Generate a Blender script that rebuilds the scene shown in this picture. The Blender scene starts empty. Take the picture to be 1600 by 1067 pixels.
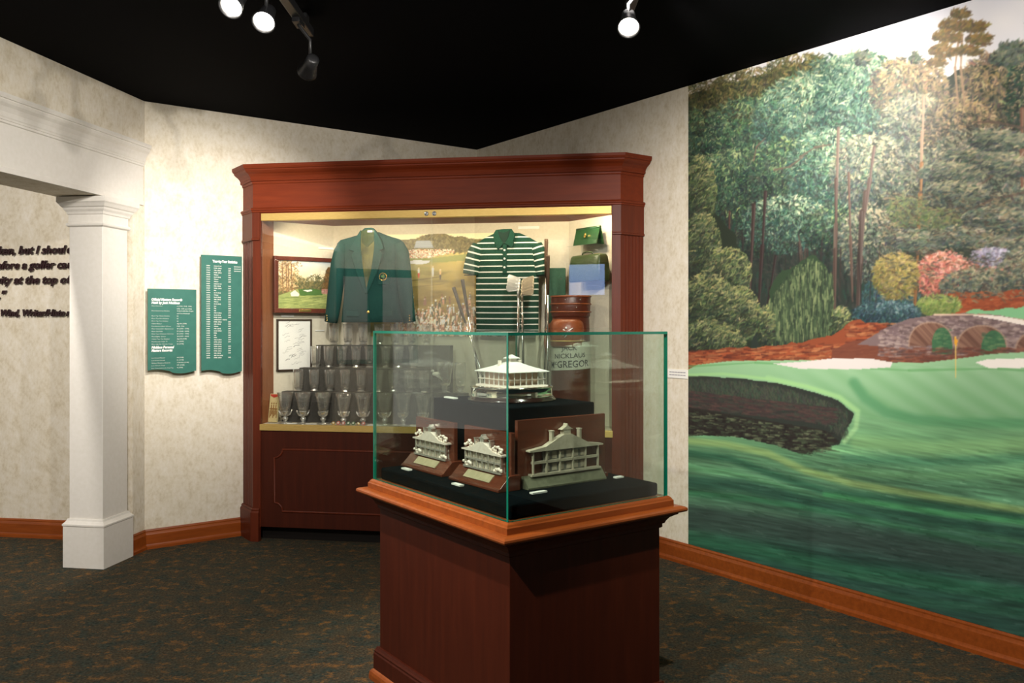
import bpy, math, random
import numpy as np
from math import sin, cos, pi, radians, sqrt, atan2

random.seed(7)
SC = bpy.context.scene
COL = SC.collection

# ------------------------------------------------------------------ camera, world, exposure, lights
EYE = 1.55
CEIL = 3.09
cam = bpy.data.cameras.new('camera')
cam.sensor_width = 36.0
cam.lens = 36.0 * 1320 / 1600
cam.shift_y = -26.5 / 1600
cam.clip_start = 0.05
camo = bpy.data.objects.new('camera', cam)
COL.objects.link(camo)
camo.location = (0, 0, EYE)
camo.rotation_euler = (pi / 2, 0, 0)
SC.camera = camo

SC.view_settings.view_transform = 'Standard'
SC.view_settings.look = 'None'
SC.view_settings.gamma = 1.0
SC.view_settings.use_curve_mapping = False
SC.view_settings.exposure = 0.9
SC.cycles.max_bounces = 12
SC.cycles.transparent_max_bounces = 24
SC.cycles.caustics_reflective = False
SC.cycles.caustics_refractive = False

world = bpy.data.worlds.new('world')
SC.world = world
world.use_nodes = True
world.node_tree.nodes['Background'].inputs[0].default_value = (1.0, 0.93, 0.84, 1)
world.node_tree.nodes['Background'].inputs[1].default_value = 0.30

WARM = (1.0, 0.935, 0.855)


def spot(loc, target, watts, angle, blend=1.0, size=0.03, color=WARM, parent=None):
    l = bpy.data.lights.new('spot_lamp', 'SPOT')
    l.energy = watts
    l.spot_size = radians(angle)
    l.spot_blend = blend
    l.shadow_soft_size = size
    l.color = color
    o = bpy.data.objects.new('spot_lamp', l)
    COL.objects.link(o)
    o.location = loc
    d = [target[i] - loc[i] for i in range(3)]
    from mathutils import Vector
    o.rotation_euler = Vector(d).to_track_quat('-Z', 'Y').to_euler()
    return o


# lamps of the ceiling tracks: (lamp place, aim, watts, cone)
TRACK_SPOTS = {
    'corner':  ((-1.00, 4.12, 2.78), (-2.10, 6.05, 1.98), 165, 58),
    'boards':  ((-1.03, 3.50, 2.80), (-1.05, 1.4, 0.6), 60, 70),
    'header':  ((-1.128, 3.385, 2.82), (-1.5, 1.4, 0.8), 60, 70),
    'pedestal': ((0.50, 3.62, 2.82), (0.25, 1.6, 0.5), 60, 70),
}
# added lamps without fixtures, out of view, for fill and accent light
ADDED_SPOTS = [
    ((0.45, 3.58, 2.97), (1.72, 4.66, 2.78), 170, 58),
    ((0.55, 1.9, 2.95), (2.1, 4.2, 1.3), 190, 100),
    ((0.55, 2.0, 2.95), (-1.9, 6.2, 2.45), 120, 60),
    ((0.55, 2.4, 2.95), (1.3, 5.2, 1.6), 170, 60),
    ((0.55, 2.7, 2.95), (-2.6, 5.2, 1.3), 62, 52),
    ((0.50, 3.3, 2.95), (0.0, 3.6, 1.4), 75, 38),
    ((-1.03, 1.2, 2.95), (-1.4, 4.0, 0.0), 190, 125),
    ((-1.03, 2.9, 2.95), (-3.0, 4.7, 1.4), 60, 100),
    ((-1.03, 2.6, 2.95), (-0.35, 3.4, 1.0), 130, 50),
    ((-1.03, 3.1, 2.95), (-2.6, 2.40, 1.75), 125, 75),
    ((-3.3, 3.6, 2.95), (-3.6, 6.0, 1.4), 110, 110),
]
for s_ in ADDED_SPOTS:
    spot(*s_[:4])

# ------------------------------------------------------------------ frames
R9, R36 = radians(-9), radians(36)
CORNER = (-0.31, 7.446)        # where the back wall and the right wall meet
PW = (-2.536, 5.832)           # where the left wall and the back wall meet
PED = (-0.013, 2.88)           # near corner of the pedestal's glass
CAB = (-1.857, 6.055)          # left front corner of the wall cabinet


def at(frame, x, y):
    o, r = frame
    return (o[0] + cos(r) * x - sin(r) * y, o[1] + sin(r) * x + cos(r) * y)


F_ROOM = (CORNER, R36)
F_LEFT = (PW, R9)
F_PED = (PED, R36)
F_CAB = (CAB, R9)


# ------------------------------------------------------------------ materials
def new_mat(name):
    m = bpy.data.materials.new(name)
    m.use_nodes = True
    nt = m.node_tree
    b = nt.nodes['Principled BSDF']
    return m, nt, b


def simple(name, col, rough=0.5, metal=0.0, spec=0.5, emit=None, estr=0.0, coat=0.0, sheen=0.0):
    m, nt, b = new_mat(name)
    b.inputs['Base Color'].default_value = (*col, 1)
    b.inputs['Roughness'].default_value = rough
    b.inputs['Metallic'].default_value = metal
    b.inputs['Specular IOR Level'].default_value = spec
    b.inputs['Coat Weight'].default_value = coat
    b.inputs['Sheen Weight'].default_value = sheen
    if emit:
        b.inputs['Emission Color'].default_value = (*emit, 1)
        b.inputs['Emission Strength'].default_value = estr
    return m


def noisy(name, stops, scale=10, stretch=(1, 1, 1), detail=4, rough=0.5, bump=0.0, bump_scale=None, rough_n=0.5,
          spec=0.5, coat=0.0, metal=0.0, coat_rough=0.1, sheen=0.0):
    """object-space noise through a colour ramp"""
    m, nt, b = new_mat(name)
    N, L = nt.nodes, nt.links
    tc = N.new('ShaderNodeTexCoord')
    mp = N.new('ShaderNodeMapping')
    mp.inputs['Scale'].default_value = stretch
    L.new(tc.outputs['Object'], mp.inputs['Vector'])
    n = N.new('ShaderNodeTexNoise')
    n.inputs['Scale'].default_value = scale
    n.inputs['Detail'].default_value = detail
    n.inputs['Roughness'].default_value = rough_n
    L.new(mp.outputs[0], n.inputs['Vector'])
    r = N.new('ShaderNodeValToRGB')
    el = r.color_ramp.elements
    while len(el) < len(stops):
        el.new(0.5)
    for e, (p, c) in zip(el, stops):
        e.position = p
        e.color = (*c, 1)
    L.new(n.outputs['Fac'], r.inputs['Fac'])
    L.new(r.outputs['Color'], b.inputs['Base Color'])
    b.inputs['Roughness'].default_value = rough
    b.inputs['Specular IOR Level'].default_value = spec
    b.inputs['Coat Weight'].default_value = coat
    b.inputs['Coat Roughness'].default_value = coat_rough
    b.inputs['Metallic'].default_value = metal
    b.inputs['Sheen Weight'].default_value = sheen
    if bump:
        n2 = N.new('ShaderNodeTexNoise')
        n2.inputs['Scale'].default_value = bump_scale or scale * 4
        n2.inputs['Detail'].default_value = 3
        L.new(mp.outputs[0], n2.inputs['Vector'])
        bp = N.new('ShaderNodeBump')
        bp.inputs['Strength'].default_value = bump
        bp.inputs['Distance'].default_value = 0.01
        L.new(n2.outputs['Fac'], bp.inputs['Height'])
        L.new(bp.outputs[0], b.inputs['Normal'])
    return m


def wallpaper():
    m, nt, b = new_mat('wallpaper')
    N, L = nt.nodes, nt.links
    tc = N.new('ShaderNodeTexCoord')
    mp = N.new('ShaderNodeMapping')
    mp.inputs['Scale'].default_value = (1, 1, 0.7)
    L.new(tc.outputs['Object'], mp.inputs['Vector'])
    n1 = N.new('ShaderNodeTexNoise')
    n1.inputs['Scale'].default_value = 14
    n1.inputs['Detail'].default_value = 8
    n1.inputs['Roughness'].default_value = 0.72
    n2 = N.new('ShaderNodeTexNoise')
    n2.inputs['Scale'].default_value = 55
    n2.inputs['Detail'].default_value = 3
    L.new(mp.outputs[0], n1.inputs['Vector'])
    L.new(mp.outputs[0], n2.inputs['Vector'])
    ad = N.new('ShaderNodeMath')
    ad.operation = 'MULTIPLY_ADD'
    ad.inputs[1].default_value = 0.45
    L.new(n2.outputs['Fac'], ad.inputs[0])
    L.new(n1.outputs['Fac'], ad.inputs[2])
    r = N.new('ShaderNodeValToRGB')
    el = r.color_ramp.elements
    el.new(0.5)
    for e, (p, c) in zip(el, [(0.48, (0.58, 0.50, 0.36)), (0.70, (0.71, 0.645, 0.52)), (0.95, (0.80, 0.75, 0.66))]):
        e.position = p
        e.color = (*c, 1)
    L.new(ad.outputs[0], r.inputs['Fac'])
    L.new(r.outputs[0], b.inputs['Base Color'])
    b.inputs['Roughness'].default_value = 0.75
    b.inputs['Specular IOR Level'].default_value = 0.30
    return m


def carpet():
    m, nt, b = new_mat('carpet')
    N, L = nt.nodes, nt.links
    tc = N.new('ShaderNodeTexCoord')
    mp = N.new('ShaderNodeMapping')
    mp.inputs['Scale'].default_value = (1, 1.15, 1)
    L.new(tc.outputs['Object'], mp.inputs['Vector'])

    def noise(s, d, r=0.6):
        n = N.new('ShaderNodeTexNoise')
        n.inputs['Scale'].default_value = s
        n.inputs['Detail'].default_value = d
        n.inputs['Roughness'].default_value = r
        L.new(mp.outputs[0], n.inputs['Vector'])
        return n

    def ramp(fac, stops):
        r = N.new('ShaderNodeValToRGB')
        el = r.color_ramp.elements
        while len(el) < len(stops):
            el.new(0.5)
        for e, (p, c) in zip(el, stops):
            e.position = p
            e.color = (*c, 1)
        L.new(fac, r.inputs['Fac'])
        return r

    def mix(f, a, c, mode='MIX'):
        x = N.new('ShaderNodeMix')
        x.data_type = 'RGBA'
        x.blend_type = mode
        if isinstance(f, float):
            x.inputs[0].default_value = f
        else:
            L.new(f, x.inputs[0])
        L.new(a, x.inputs[6])
        L.new(c, x.inputs[7])
        return x.outputs[2]
    base = ramp(noise(90, 4).outputs['Fac'], [(0.3, (0.020, 0.016, 0.010)), (0.5, (0.062, 0.052, 0.034)), (0.72, (0.115, 0.095, 0.06))])
    teal = ramp(noise(60, 3).outputs['Fac'], [(0.35, (0.016, 0.022, 0.018)), (0.65, (0.060, 0.072, 0.058))])
    tan = ramp(noise(120, 3).outputs['Fac'], [(0.3, (0.10, 0.048, 0.015)), (0.7, (0.30, 0.15, 0.05))])
    f1 = ramp(noise(9, 5, 0.75).outputs['Fac'], [(0.47, (0, 0, 0)), (0.58, (1, 1, 1))])
    f2 = ramp(noise(13, 7, 0.78).outputs['Fac'], [(0.53, (0, 0, 0)), (0.63, (1, 1, 1))])
    c = mix(f1.outputs[0], base.outputs[0], teal.outputs[0])
    c = mix(f2.outputs[0], c, tan.outputs[0])
    L.new(c, b.inputs['Base Color'])
    b.inputs['Roughness'].default_value = 0.95
    b.inputs['Specular IOR Level'].default_value = 0.1
    bp = N.new('ShaderNodeBump')
    bp.inputs['Strength'].default_value = 0.6
    bp.inputs['Distance'].default_value = 0.01
    L.new(noise(170, 3).outputs['Fac'], bp.inputs['Height'])
    L.new(bp.outputs[0], b.inputs['Normal'])
    return m


def thin_glass(name, tint, ior=1.5, boost=1.0, gloss_col=(1, 1, 1), veil=0.0):
    """a pane or thin shell of glass: straight through, with a Fresnel reflection"""
    m = bpy.data.materials.new(name)
    m.use_nodes = True
    nt = m.node_tree
    N, L = nt.nodes, nt.links
    N.clear()
    out = N.new('ShaderNodeOutputMaterial')
    t = N.new('ShaderNodeBsdfTransparent')
    t.inputs[0].default_value = (*tint, 1)
    g = N.new('ShaderNodeBsdfGlossy')
    g.inputs['Roughness'].default_value = 0.0
    g.inputs['Color'].default_value = (*gloss_col, 1)
    f = N.new('ShaderNodeFresnel')
    # the same reflectance on the way in and on the way out of the pane
    ge = N.new('ShaderNodeNewGeometry')
    mr = N.new('ShaderNodeMapRange')
    mr.inputs['To Min'].default_value = ior
    mr.inputs['To Max'].default_value = 1 / ior
    L.new(ge.outputs['Backfacing'], mr.inputs['Value'])
    L.new(mr.outputs[0], f.inputs['IOR'])
    mu = N.new('ShaderNodeMath')
    mu.operation = 'MULTIPLY'
    mu.use_clamp = True
    mu.inputs[1].default_value = boost
    L.new(f.outputs[0], mu.inputs[0])
    x = N.new('ShaderNodeMixShader')
    L.new(mu.outputs[0], x.inputs[0])
    L.new(t.outputs[0], x.inputs[1])
    L.new(g.outputs[0], x.inputs[2])
    last = x
    if veil:      # a little dust and haze on the crystal
        d = N.new('ShaderNodeBsdfDiffuse')
        d.inputs[0].default_value = (0.9, 0.9, 0.88, 1)
        x2 = N.new('ShaderNodeMixShader')
        x2.inputs[0].default_value = veil
        L.new(x.outputs[0], x2.inputs[1])
        L.new(d.outputs[0], x2.inputs[2])
        last = x2
    L.new(last.outputs[0], out.inputs[0])
    return m


def attr_mat(name, rough=0.5, spec=0.4, bump=0.0):
    m, nt, b = new_mat(name)
    a = nt.nodes.new('ShaderNodeVertexColor')
    a.layer_name = 'Col'
    nt.links.new(a.outputs['Color'], b.inputs['Base Color'])
    b.inputs['Roughness'].default_value = rough
    b.inputs['Specular IOR Level'].default_value = spec
    return m


def wood(name, dark, mid, light, rough=0.32, coat=0.15, stretch=(9, 9, 0.7), scale=4, spec=0.5):
    return noisy(name, [(0.3, dark), (0.5, mid), (0.72, light)], scale=scale, stretch=stretch, detail=6, rough=rough, coat=coat,
                 rough_n=0.65, coat_rough=0.15, spec=spec)


M = {}
M['paper'] = wallpaper()
M['carpet'] = carpet()
M['ceiling'] = simple('black_ceiling', (0.0010, 0.0010, 0.0018), 0.9, spec=0.05)
M['white'] = noisy('white_paint', [(0.3, (0.72, 0.69, 0.63)), (0.7, (0.76, 0.73, 0.68))], scale=40, rough=0.45, spec=0.4, bump=0.03)
M['cherry'] = wood('cherry_wood', (0.122, 0.0165, 0.0030), (0.152, 0.0215, 0.0040), (0.182, 0.028, 0.0055), stretch=(0.7, 9, 9), rough=0.55, coat=0.0, spec=0.25)
M['cherry_v'] = wood('cherry_wood_upright', (0.080, 0.0115, 0.0030), (0.102, 0.0155, 0.0038), (0.13, 0.021, 0.0052), rough=0.5, coat=0.03, spec=0.3)
M['cherry_light'] = wood('cherry_trim', (0.20, 0.044, 0.007), (0.26, 0.059, 0.009), (0.32, 0.076, 0.012), rough=0.34, spec=0.35, coat=0.12, stretch=(0.8, 9, 9))
M['cherry_panel'] = wood('cherry_panel', (0.042, 0.0062, 0.0018), (0.052, 0.0080, 0.0022), (0.065, 0.0105, 0.0030), rough=0.5, coat=0.0, spec=0.25)
M['plaque_wood'] = wood('plaque_wood', (0.075, 0.018, 0.009), (0.11, 0.026, 0.012), (0.15, 0.037, 0.017), rough=0.25, coat=0.4, stretch=(1, 8, 8))
M['case_cream'] = noisy('case_lining', [(0.3, (0.66, 0.60, 0.47)), (0.7, (0.72, 0.66, 0.53))], scale=60, rough=0.85, bump=0.05)
M['brass'] = noisy('brushed_brass', [(0.3, (0.62, 0.42, 0.12)), (0.7, (0.74, 0.53, 0.19))], scale=30, stretch=(1, 20, 20), rough=0.5, metal=0.7)
M['gold'] = simple('polished_gold', (0.85, 0.58, 0.18), 0.25, 1.0)
M['silver'] = noisy('silver', [(0.3, (0.82, 0.75, 0.66)), (0.7, (0.92, 0.87, 0.80))], scale=40, rough=0.25, metal=0.75)
M['silver_satin'] = noisy('satin_silver', [(0.3, (0.84, 0.72, 0.62)), (0.7, (0.94, 0.84, 0.75))], scale=70, rough=0.38, metal=0.15, bump=0.1)
M['silver_bright'] = simple('frosted_silver', (0.93, 0.91, 0.86), 0.45, 0.25)
M['pewter'] = noisy('pewter', [(0.3, (0.46, 0.41, 0.30)), (0.7, (0.62, 0.56, 0.44))], scale=50, rough=0.4, metal=0.15)
M['silver_mirror'] = simple('polished_silver', (0.93, 0.88, 0.80), 0.10, 1.0)
M['cherry_lit_jamb'] = wood('cherry_lit_jamb', (0.22, 0.075, 0.028), (0.28, 0.10, 0.040), (0.34, 0.125, 0.052), rough=0.5, coat=0, spec=0.25)  # cherry made paler, with the light inside the cabinet put into the colour
M['ebony'] = simple('dark_frame', (0.030, 0.014, 0.007), 0.35)
M['wood_reflection_wall'] = simple('silver_wall_reflecting_wood', (0.78, 0.56, 0.42), 0.3, 0.15)  # polished silver walls, the brown of reflected wood put into their colour
M['facade_grey'] = noisy('dull_grey_metal', [(0.3, (0.16, 0.16, 0.14)), (0.7, (0.26, 0.26, 0.23))], scale=50, rough=0.4, metal=0.2)
M['plate_pale'] = noisy('pale_brass_plate', [(0.3, (0.52, 0.45, 0.28)), (0.7, (0.66, 0.58, 0.38))], scale=60, rough=0.35, metal=0.4)
M['bronze_green'] = noisy('patinated_strip', [(0.3, (0.15, 0.155, 0.10)), (0.7, (0.22, 0.225, 0.15))], scale=60, rough=0.4, metal=0.4)
M['velvet'] = noisy('dark_velvet', [(0.3, (0.0010, 0.0026, 0.0034)), (0.7, (0.0025, 0.0055, 0.0070))], scale=30, rough=1.0, spec=0.02, sheen=0.0, bump=0.1, bump_scale=300)
M['riser'] = noisy('riser_cloth', [(0.3, (0.062, 0.058, 0.052)), (0.7, (0.082, 0.077, 0.070))], scale=60, rough=0.9, spec=0.1)
M['glass'] = thin_glass('case_glass', (0.91, 0.955, 0.92), 1.5, 1.0)
M['glass_edge'] = simple('green_glass_edge', (0.003, 0.165, 0.105), 0.08, spec=0.8, coat=0.5)
M['door_glass'] = thin_glass('cabinet_glass', (0.975, 0.985, 0.975), 1.5, 1.5)
M['tumbler'] = thin_glass('thin_crystal', (0.97, 0.97, 0.96), 1.5, 2.2, veil=0.035)
M['acrylic'] = thin_glass('clear_acrylic', (0.95, 0.96, 0.97), 1.45, 1.2)
m = bpy.data.materials.new('cut_crystal')
m.use_nodes = True
nt = m.node_tree
nt.nodes.clear()
o_ = nt.nodes.new('ShaderNodeOutputMaterial')
t_ = nt.nodes.new('ShaderNodeBsdfTransparent')
t_.inputs[0].default_value = (0.93, 0.93, 0.92, 1)
g_ = nt.nodes.new('ShaderNodeBsdfGlossy')
g_.inputs['Roughness'].default_value = 0.16
g_.inputs['Color'].default_value = (1, 1, 0.98, 1)
d_ = nt.nodes.new('ShaderNodeBsdfDiffuse')
d_.inputs[0].default_value = (0.95, 0.95, 0.92, 1)
x_ = nt.nodes.new('ShaderNodeMixShader')
x_.inputs[0].default_value = 0.38
x2_ = nt.nodes.new('ShaderNodeMixShader')
x2_.inputs[0].default_value = 0.08
nt.links.new(t_.outputs[0], x_.inputs[1])
nt.links.new(g_.outputs[0], x_.inputs[2])
nt.links.new(x_.outputs[0], x2_.inputs[1])
nt.links.new(d_.outputs[0], x2_.inputs[2])
nt.links.new(x2_.outputs[0], o_.inputs[0])
M['crystal'] = m
M['black'] = simple('black_metal', (0.010, 0.010, 0.011), 0.4)
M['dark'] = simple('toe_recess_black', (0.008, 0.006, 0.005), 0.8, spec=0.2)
M['teal'] = noisy('green_board', [(0.3, (0.026, 0.128, 0.098)), (0.7, (0.032, 0.146, 0.112))], scale=20, rough=0.55, spec=0.3)
M['teal_edge'] = simple('board_edge', (0.18, 0.17, 0.09), 0.6)
M['letter_white'] = simple('white_print', (0.85, 0.85, 0.82), 0.6)
M['letter_soft'] = simple('pale_print', (0.55, 0.58, 0.52), 0.6)
M['letter_dark'] = simple('dark_maroon_letter', (0.022, 0.004, 0.005), 0.35)
M['ink'] = simple('black_ink', (0.015, 0.014, 0.02), 0.6)
M['ink_grey'] = simple('grey_ink', (0.35, 0.34, 0.36), 0.7)
M['card'] = simple('white_card', (0.86, 0.85, 0.80), 0.6)
M['jacket'] = noisy('green_wool', [(0.3, (0.008, 0.046, 0.043)), (0.7, (0.012, 0.060, 0.056))], scale=120, rough=0.9, spec=0.15, bump=0.2, bump_scale=500)
M['jacket_lapel'] = noisy('green_wool_lapel', [(0.3, (0.009, 0.050, 0.046)), (0.7, (0.013, 0.066, 0.061))], scale=120, rough=0.9, spec=0.15, bump=0.2, bump_scale=500)
M['lining'] = noisy('olive_lining', [(0.35, (0.045, 0.052, 0.015)), (0.65, (0.19, 0.18, 0.06))], scale=14, stretch=(1, 1, 0.5), rough=0.4)
M['shirt'] = noisy('green_knit', [(0.3, (0.014, 0.055, 0.036)), (0.7, (0.020, 0.074, 0.049))], scale=150, rough=0.9, spec=0.15, bump=0.15, bump_scale=600)
M['shirt_white'] = simple('white_knit', (0.80, 0.80, 0.72), 0.9, spec=0.1)
M['shirt_dark'] = simple('shirt_inside', (0.008, 0.03, 0.02), 0.9)
M['leather_g'] = noisy('green_leather', [(0.3, (0.010, 0.042, 0.014)), (0.7, (0.018, 0.064, 0.022))], scale=30, rough=0.32, bump=0.15, bump_scale=200)
M['leather_bag'] = noisy('olive_green_leather', [(0.3, (0.026, 0.042, 0.015)), (0.7, (0.045, 0.070, 0.026))], scale=14, rough=0.28, bump=0.25, bump_scale=60)
M['leather_b'] = noisy('brown_leather', [(0.3, (0.19, 0.045, 0.013)), (0.7, (0.30, 0.082, 0.024))], scale=12, rough=0.35, bump=0.3, bump_scale=60)
M['leather_d'] = noisy('dark_brown_leather', [(0.3, (0.075, 0.014, 0.006)), (0.7, (0.12, 0.024, 0.010))], scale=12, rough=0.35, bump=0.2, bump_scale=80)
M['bag_panel'] = noisy('cream_vinyl', [(0.3, (0.50, 0.50, 0.40)), (0.7, (0.60, 0.60, 0.49))], scale=20, rough=0.5)
M['towel'] = noisy('green_cloth', [(0.3, (0.014, 0.070, 0.036)), (0.7, (0.024, 0.10, 0.055))], scale=60, rough=0.7)
M['steel'] = simple('chrome_steel', (0.80, 0.80, 0.80), 0.18, 1.0)
M['steel_dull'] = simple('worn_steel', (0.45, 0.38, 0.28), 0.38, 0.9)
M['head_bright'] = simple('bright_forged_steel', (0.70, 0.70, 0.67), 0.32, 0.75)
M['grip'] = noisy('brown_grip', [(0.3, (0.06, 0.028, 0.012)), (0.7, (0.10, 0.05, 0.02))], scale=80, rough=0.6)
M['grip_dark'] = simple('dark_grip', (0.055, 0.048, 0.045), 0.6)
M['frame_wood'] = wood('frame_mahogany', (0.085, 0.017, 0.010), (0.115, 0.024, 0.012), (0.15, 0.034, 0.016), rough=0.3)
M['red'] = simple('red_print', (0.55, 0.05, 0.03), 0.5)
M['cream_print'] = simple('cream_print', (0.72, 0.60, 0.30), 0.5)
M['brown_print'] = simple('brown_print', (0.30, 0.14, 0.04), 0.6)
M['pin_red'] = simple('red_enamel', (0.55, 0.10, 0.06), 0.3)
M['pin_green'] = simple('green_enamel', (0.08, 0.20, 0.08), 0.3)
M['lamp'] = simple('lit_lens', (1, 1, 1), 0.3, emit=(1.0, 0.93, 0.80), estr=45)
M['lamp_dim'] = simple('lit_reflector', (1, 1, 1), 0.3, emit=(1.0, 0.85, 0.70), estr=5)
M['puck'] = simple('lit_puck', (1, 1, 1), 0.3, emit=(1.0, 0.86, 0.62), estr=14)
M['mural'] = attr_mat('mural_print', rough=0.48, spec=0.45)
M['print'] = attr_mat('picture_print', rough=0.5, spec=0.3)
M['sheet_grey'] = simple('pale_text_sheet', (0.42, 0.42, 0.40), 0.6)
M['screen_blue'] = simple('lit_screen', (0.02, 0.02, 0.03), 0.3, emit=(0.38, 0.55, 1.0), estr=1.7)
M['wood_black'] = simple('ebonised_base', (0.018, 0.008, 0.006), 0.15, coat=0.6)
M['grey_plastic'] = simple('grey_plastic', (0.40, 0.42, 0.45), 0.4)


# ------------------------------------------------------------------ mesh builder
class B:
    def __init__(self):
        self.v, self.f, self.mi, self.sm = [], [], [], []

    def add(self, vs, fs, m=0, smooth=False):
        o = len(self.v)
        self.v += [tuple(p) for p in vs]
        for f in fs:
            self.f.append([i + o for i in f])
            self.mi.append(m)
            self.sm.append(smooth)
        return self

    def box(self, x0, x1, y0, y1, z0, z1, m=0):
        vs = [(x, y, z) for z in (z0, z1) for y in (y0, y1) for x in (x0, x1)]
        return self.add(vs, [(0, 2, 3, 1), (4, 5, 7, 6), (0, 1, 5, 4), (2, 6, 7, 3), (0, 4, 6, 2), (1, 3, 7, 5)], m)

    def prism(self, poly, h0, h1, axis='z', m=0, m_side=None, smooth=False):
        """polygon (counter-clockwise seen from +axis) extruded from h0 to h1; axis y means the polygon is (x, z)"""
        mp = {'z': lambda a, b_, h: (a, b_, h), 'y': lambda a, b_, h: (a, h, b_), 'x': lambda a, b_, h: (h, a, b_)}[axis]
        ar = sum(poly[i][0] * poly[(i + 1) % len(poly)][1] - poly[(i + 1) % len(poly)][0] * poly[i][1] for i in range(len(poly)))
        if (ar < 0) != (axis == 'y'):
            poly = poly[::-1]
        n = len(poly)
        vs = [mp(a, b_, h0) for a, b_ in poly] + [mp(a, b_, h1) for a, b_ in poly]
        self.add(vs, [list(range(n))[::-1], list(range(n, 2 * n))], m)
        k = len(self.v) - 2 * n
        for i in range(n):
            j = (i + 1) % n
            self.f.append([k + i, k + j, k + n + j, k + n + i])
            self.mi.append(m if m_side is None else m_side)
            self.sm.append(smooth)
        return self

    def lathe(self, prof, n=20, c=(0, 0, 0), m=0, smooth=True, sx=1.0, sy=1.0):
        vs, fs = [], []
        for r, z in prof:
            for k in range(n):
                a = 2 * pi * k / n
                vs.append((c[0] + r * cos(a) * sx, c[1] + r * sin(a) * sy, c[2] + z))
        for i in range(len(prof) - 1):
            for k in range(n):
                k2 = (k + 1) % n
                fs.append((i * n + k, i * n + k2, (i + 1) * n + k2, (i + 1) * n + k))
        if prof[0][0] > 1e-6:
            fs.append(tuple(range(n))[::-1])
        if prof[-1][0] > 1e-6:
            fs.append(tuple(range((len(prof) - 1) * n, len(prof) * n)))
        return self.add(vs, fs, m, smooth)

    def loft(self, rings, m=0, smooth=True, caps=True, mats=None):
        n = len(rings[0])
        vs = [p for r in rings for p in r]
        o = len(self.v)
        self.v += [tuple(p) for p in vs]
        for i in range(len(rings) - 1):
            for k in range(n):
                k2 = (k + 1) % n
                self.f.append([o + i * n + k, o + i * n + k2, o + (i + 1) * n + k2, o + (i + 1) * n + k])
                self.mi.append(mats[i] if mats else m)
                self.sm.append(smooth)
        if caps:
            self.f.append([o + k for k in range(n)][::-1])
            self.f.append([o + (len(rings) - 1) * n + k for k in range(n)])
            self.mi += [m, m]
            self.sm += [False, False]
        return self

    def tube(self, pts, rad, n=8, m=0, closed=False, smooth=True, mats=None):
        from mathutils import Vector
        P = [Vector(p) for p in pts]
        R = rad if isinstance(rad, (list, tuple)) else [rad] * len(P)
        rings = []
        up = None
        for i, p in enumerate(P):
            if closed:
                t = (P[(i + 1) % len(P)] - P[i - 1]).normalized()
            else:
                t = (P[min(i + 1, len(P) - 1)] - P[max(i - 1, 0)]).normalized()
            if up is None:
                up = Vector((0, 0, 1)) if abs(t.z) < 0.9 else Vector((0, 1, 0))
            a = t.cross(up).normalized()
            b_ = a.cross(t).normalized()
            up = b_
            rings.append([p + (a * cos(2 * pi * k / n) + b_ * sin(2 * pi * k / n)) * R[i] for k in range(n)])
        if closed:
            rings.append(rings[0])
        return self.loft(rings, m, smooth, caps=not closed, mats=mats)

    def sweep(self, path, prof, closed=False, m=0, caps=True):
        """profile (outward offset, z), a closed loop, along a plan path; outward is right of the way of travel"""
        n = len(path)
        rings = []
        for i in range(n):
            p = path[i]

            def nrm(a, c):
                dx, dy = c[0] - a[0], c[1] - a[1]
                l = sqrt(dx * dx + dy * dy)
                return (dy / l, -dx / l)
            if closed:
                n1, n2 = nrm(path[i - 1], p), nrm(p, path[(i + 1) % n])
            else:
                n1 = nrm(path[i - 1], p) if i > 0 else nrm(p, path[1])
                n2 = nrm(p, path[i + 1]) if i < n - 1 else n1
            d = 1 + n1[0] * n2[0] + n1[1] * n2[1]
            nx, ny = (n1[0] + n2[0]) / d, (n1[1] + n2[1]) / d
            rings.append([(p[0] + nx * o, p[1] + ny * o, z) for o, z in prof])
        if closed:
            rings.append(rings[0])
        return self.loft(rings, m, False, caps=caps and not closed)

    def ball(self, c, r, n=8, m=0, sx=1, sy=1, sz=1):
        h = max(4, n // 2)
        prof = [(0.0 if i in (0, h) else sin(pi * i / h), -cos(pi * i / h)) for i in range(h + 1)]
        vs, fs = [], []
        vs.append((c[0], c[1], c[2] - r * sz))
        for q, z in prof[1:-1]:
            for k in range(n):
                a = 2 * pi * k / n
                vs.append((c[0] + r * q * cos(a) * sx, c[1] + r * q * sin(a) * sy, c[2] + r * z * sz))
        vs.append((c[0], c[1], c[2] + r * sz))
        for k in range(n):
            fs.append((0, 1 + (k + 1) % n, 1 + k))
        for i in range(h - 2):
            for k in range(n):
                a, b_ = 1 + i * n, 1 + (i + 1) * n
                fs.append((a + k, a + (k + 1) % n, b_ + (k + 1) % n, b_ + k))
        t = len(vs) - 1
        for k in range(n):
            fs.append((t, 1 + (h - 2) * n + k, 1 + (h - 2) * n + (k + 1) % n))
        return self.add(vs, fs, m, True)


def mesh_of(name, b, mats):
    me = bpy.data.meshes.new(name)
    me.from_pydata(b.v, [], b.f)
    for mt in (mats if isinstance(mats, (list, tuple)) else [mats]):
        me.materials.append(M[mt] if isinstance(mt, str) else mt)
    me.polygons.foreach_set('material_index', b.mi)
    me.polygons.foreach_set('use_smooth', b.sm)
    me.update()
    return me


def tag(o, label=None, cat=None, group=None, kind=None):
    for k, v in (('label', label), ('category', cat), ('group', group), ('kind', kind)):
        if v:
            o[k] = v
    return o


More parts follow.
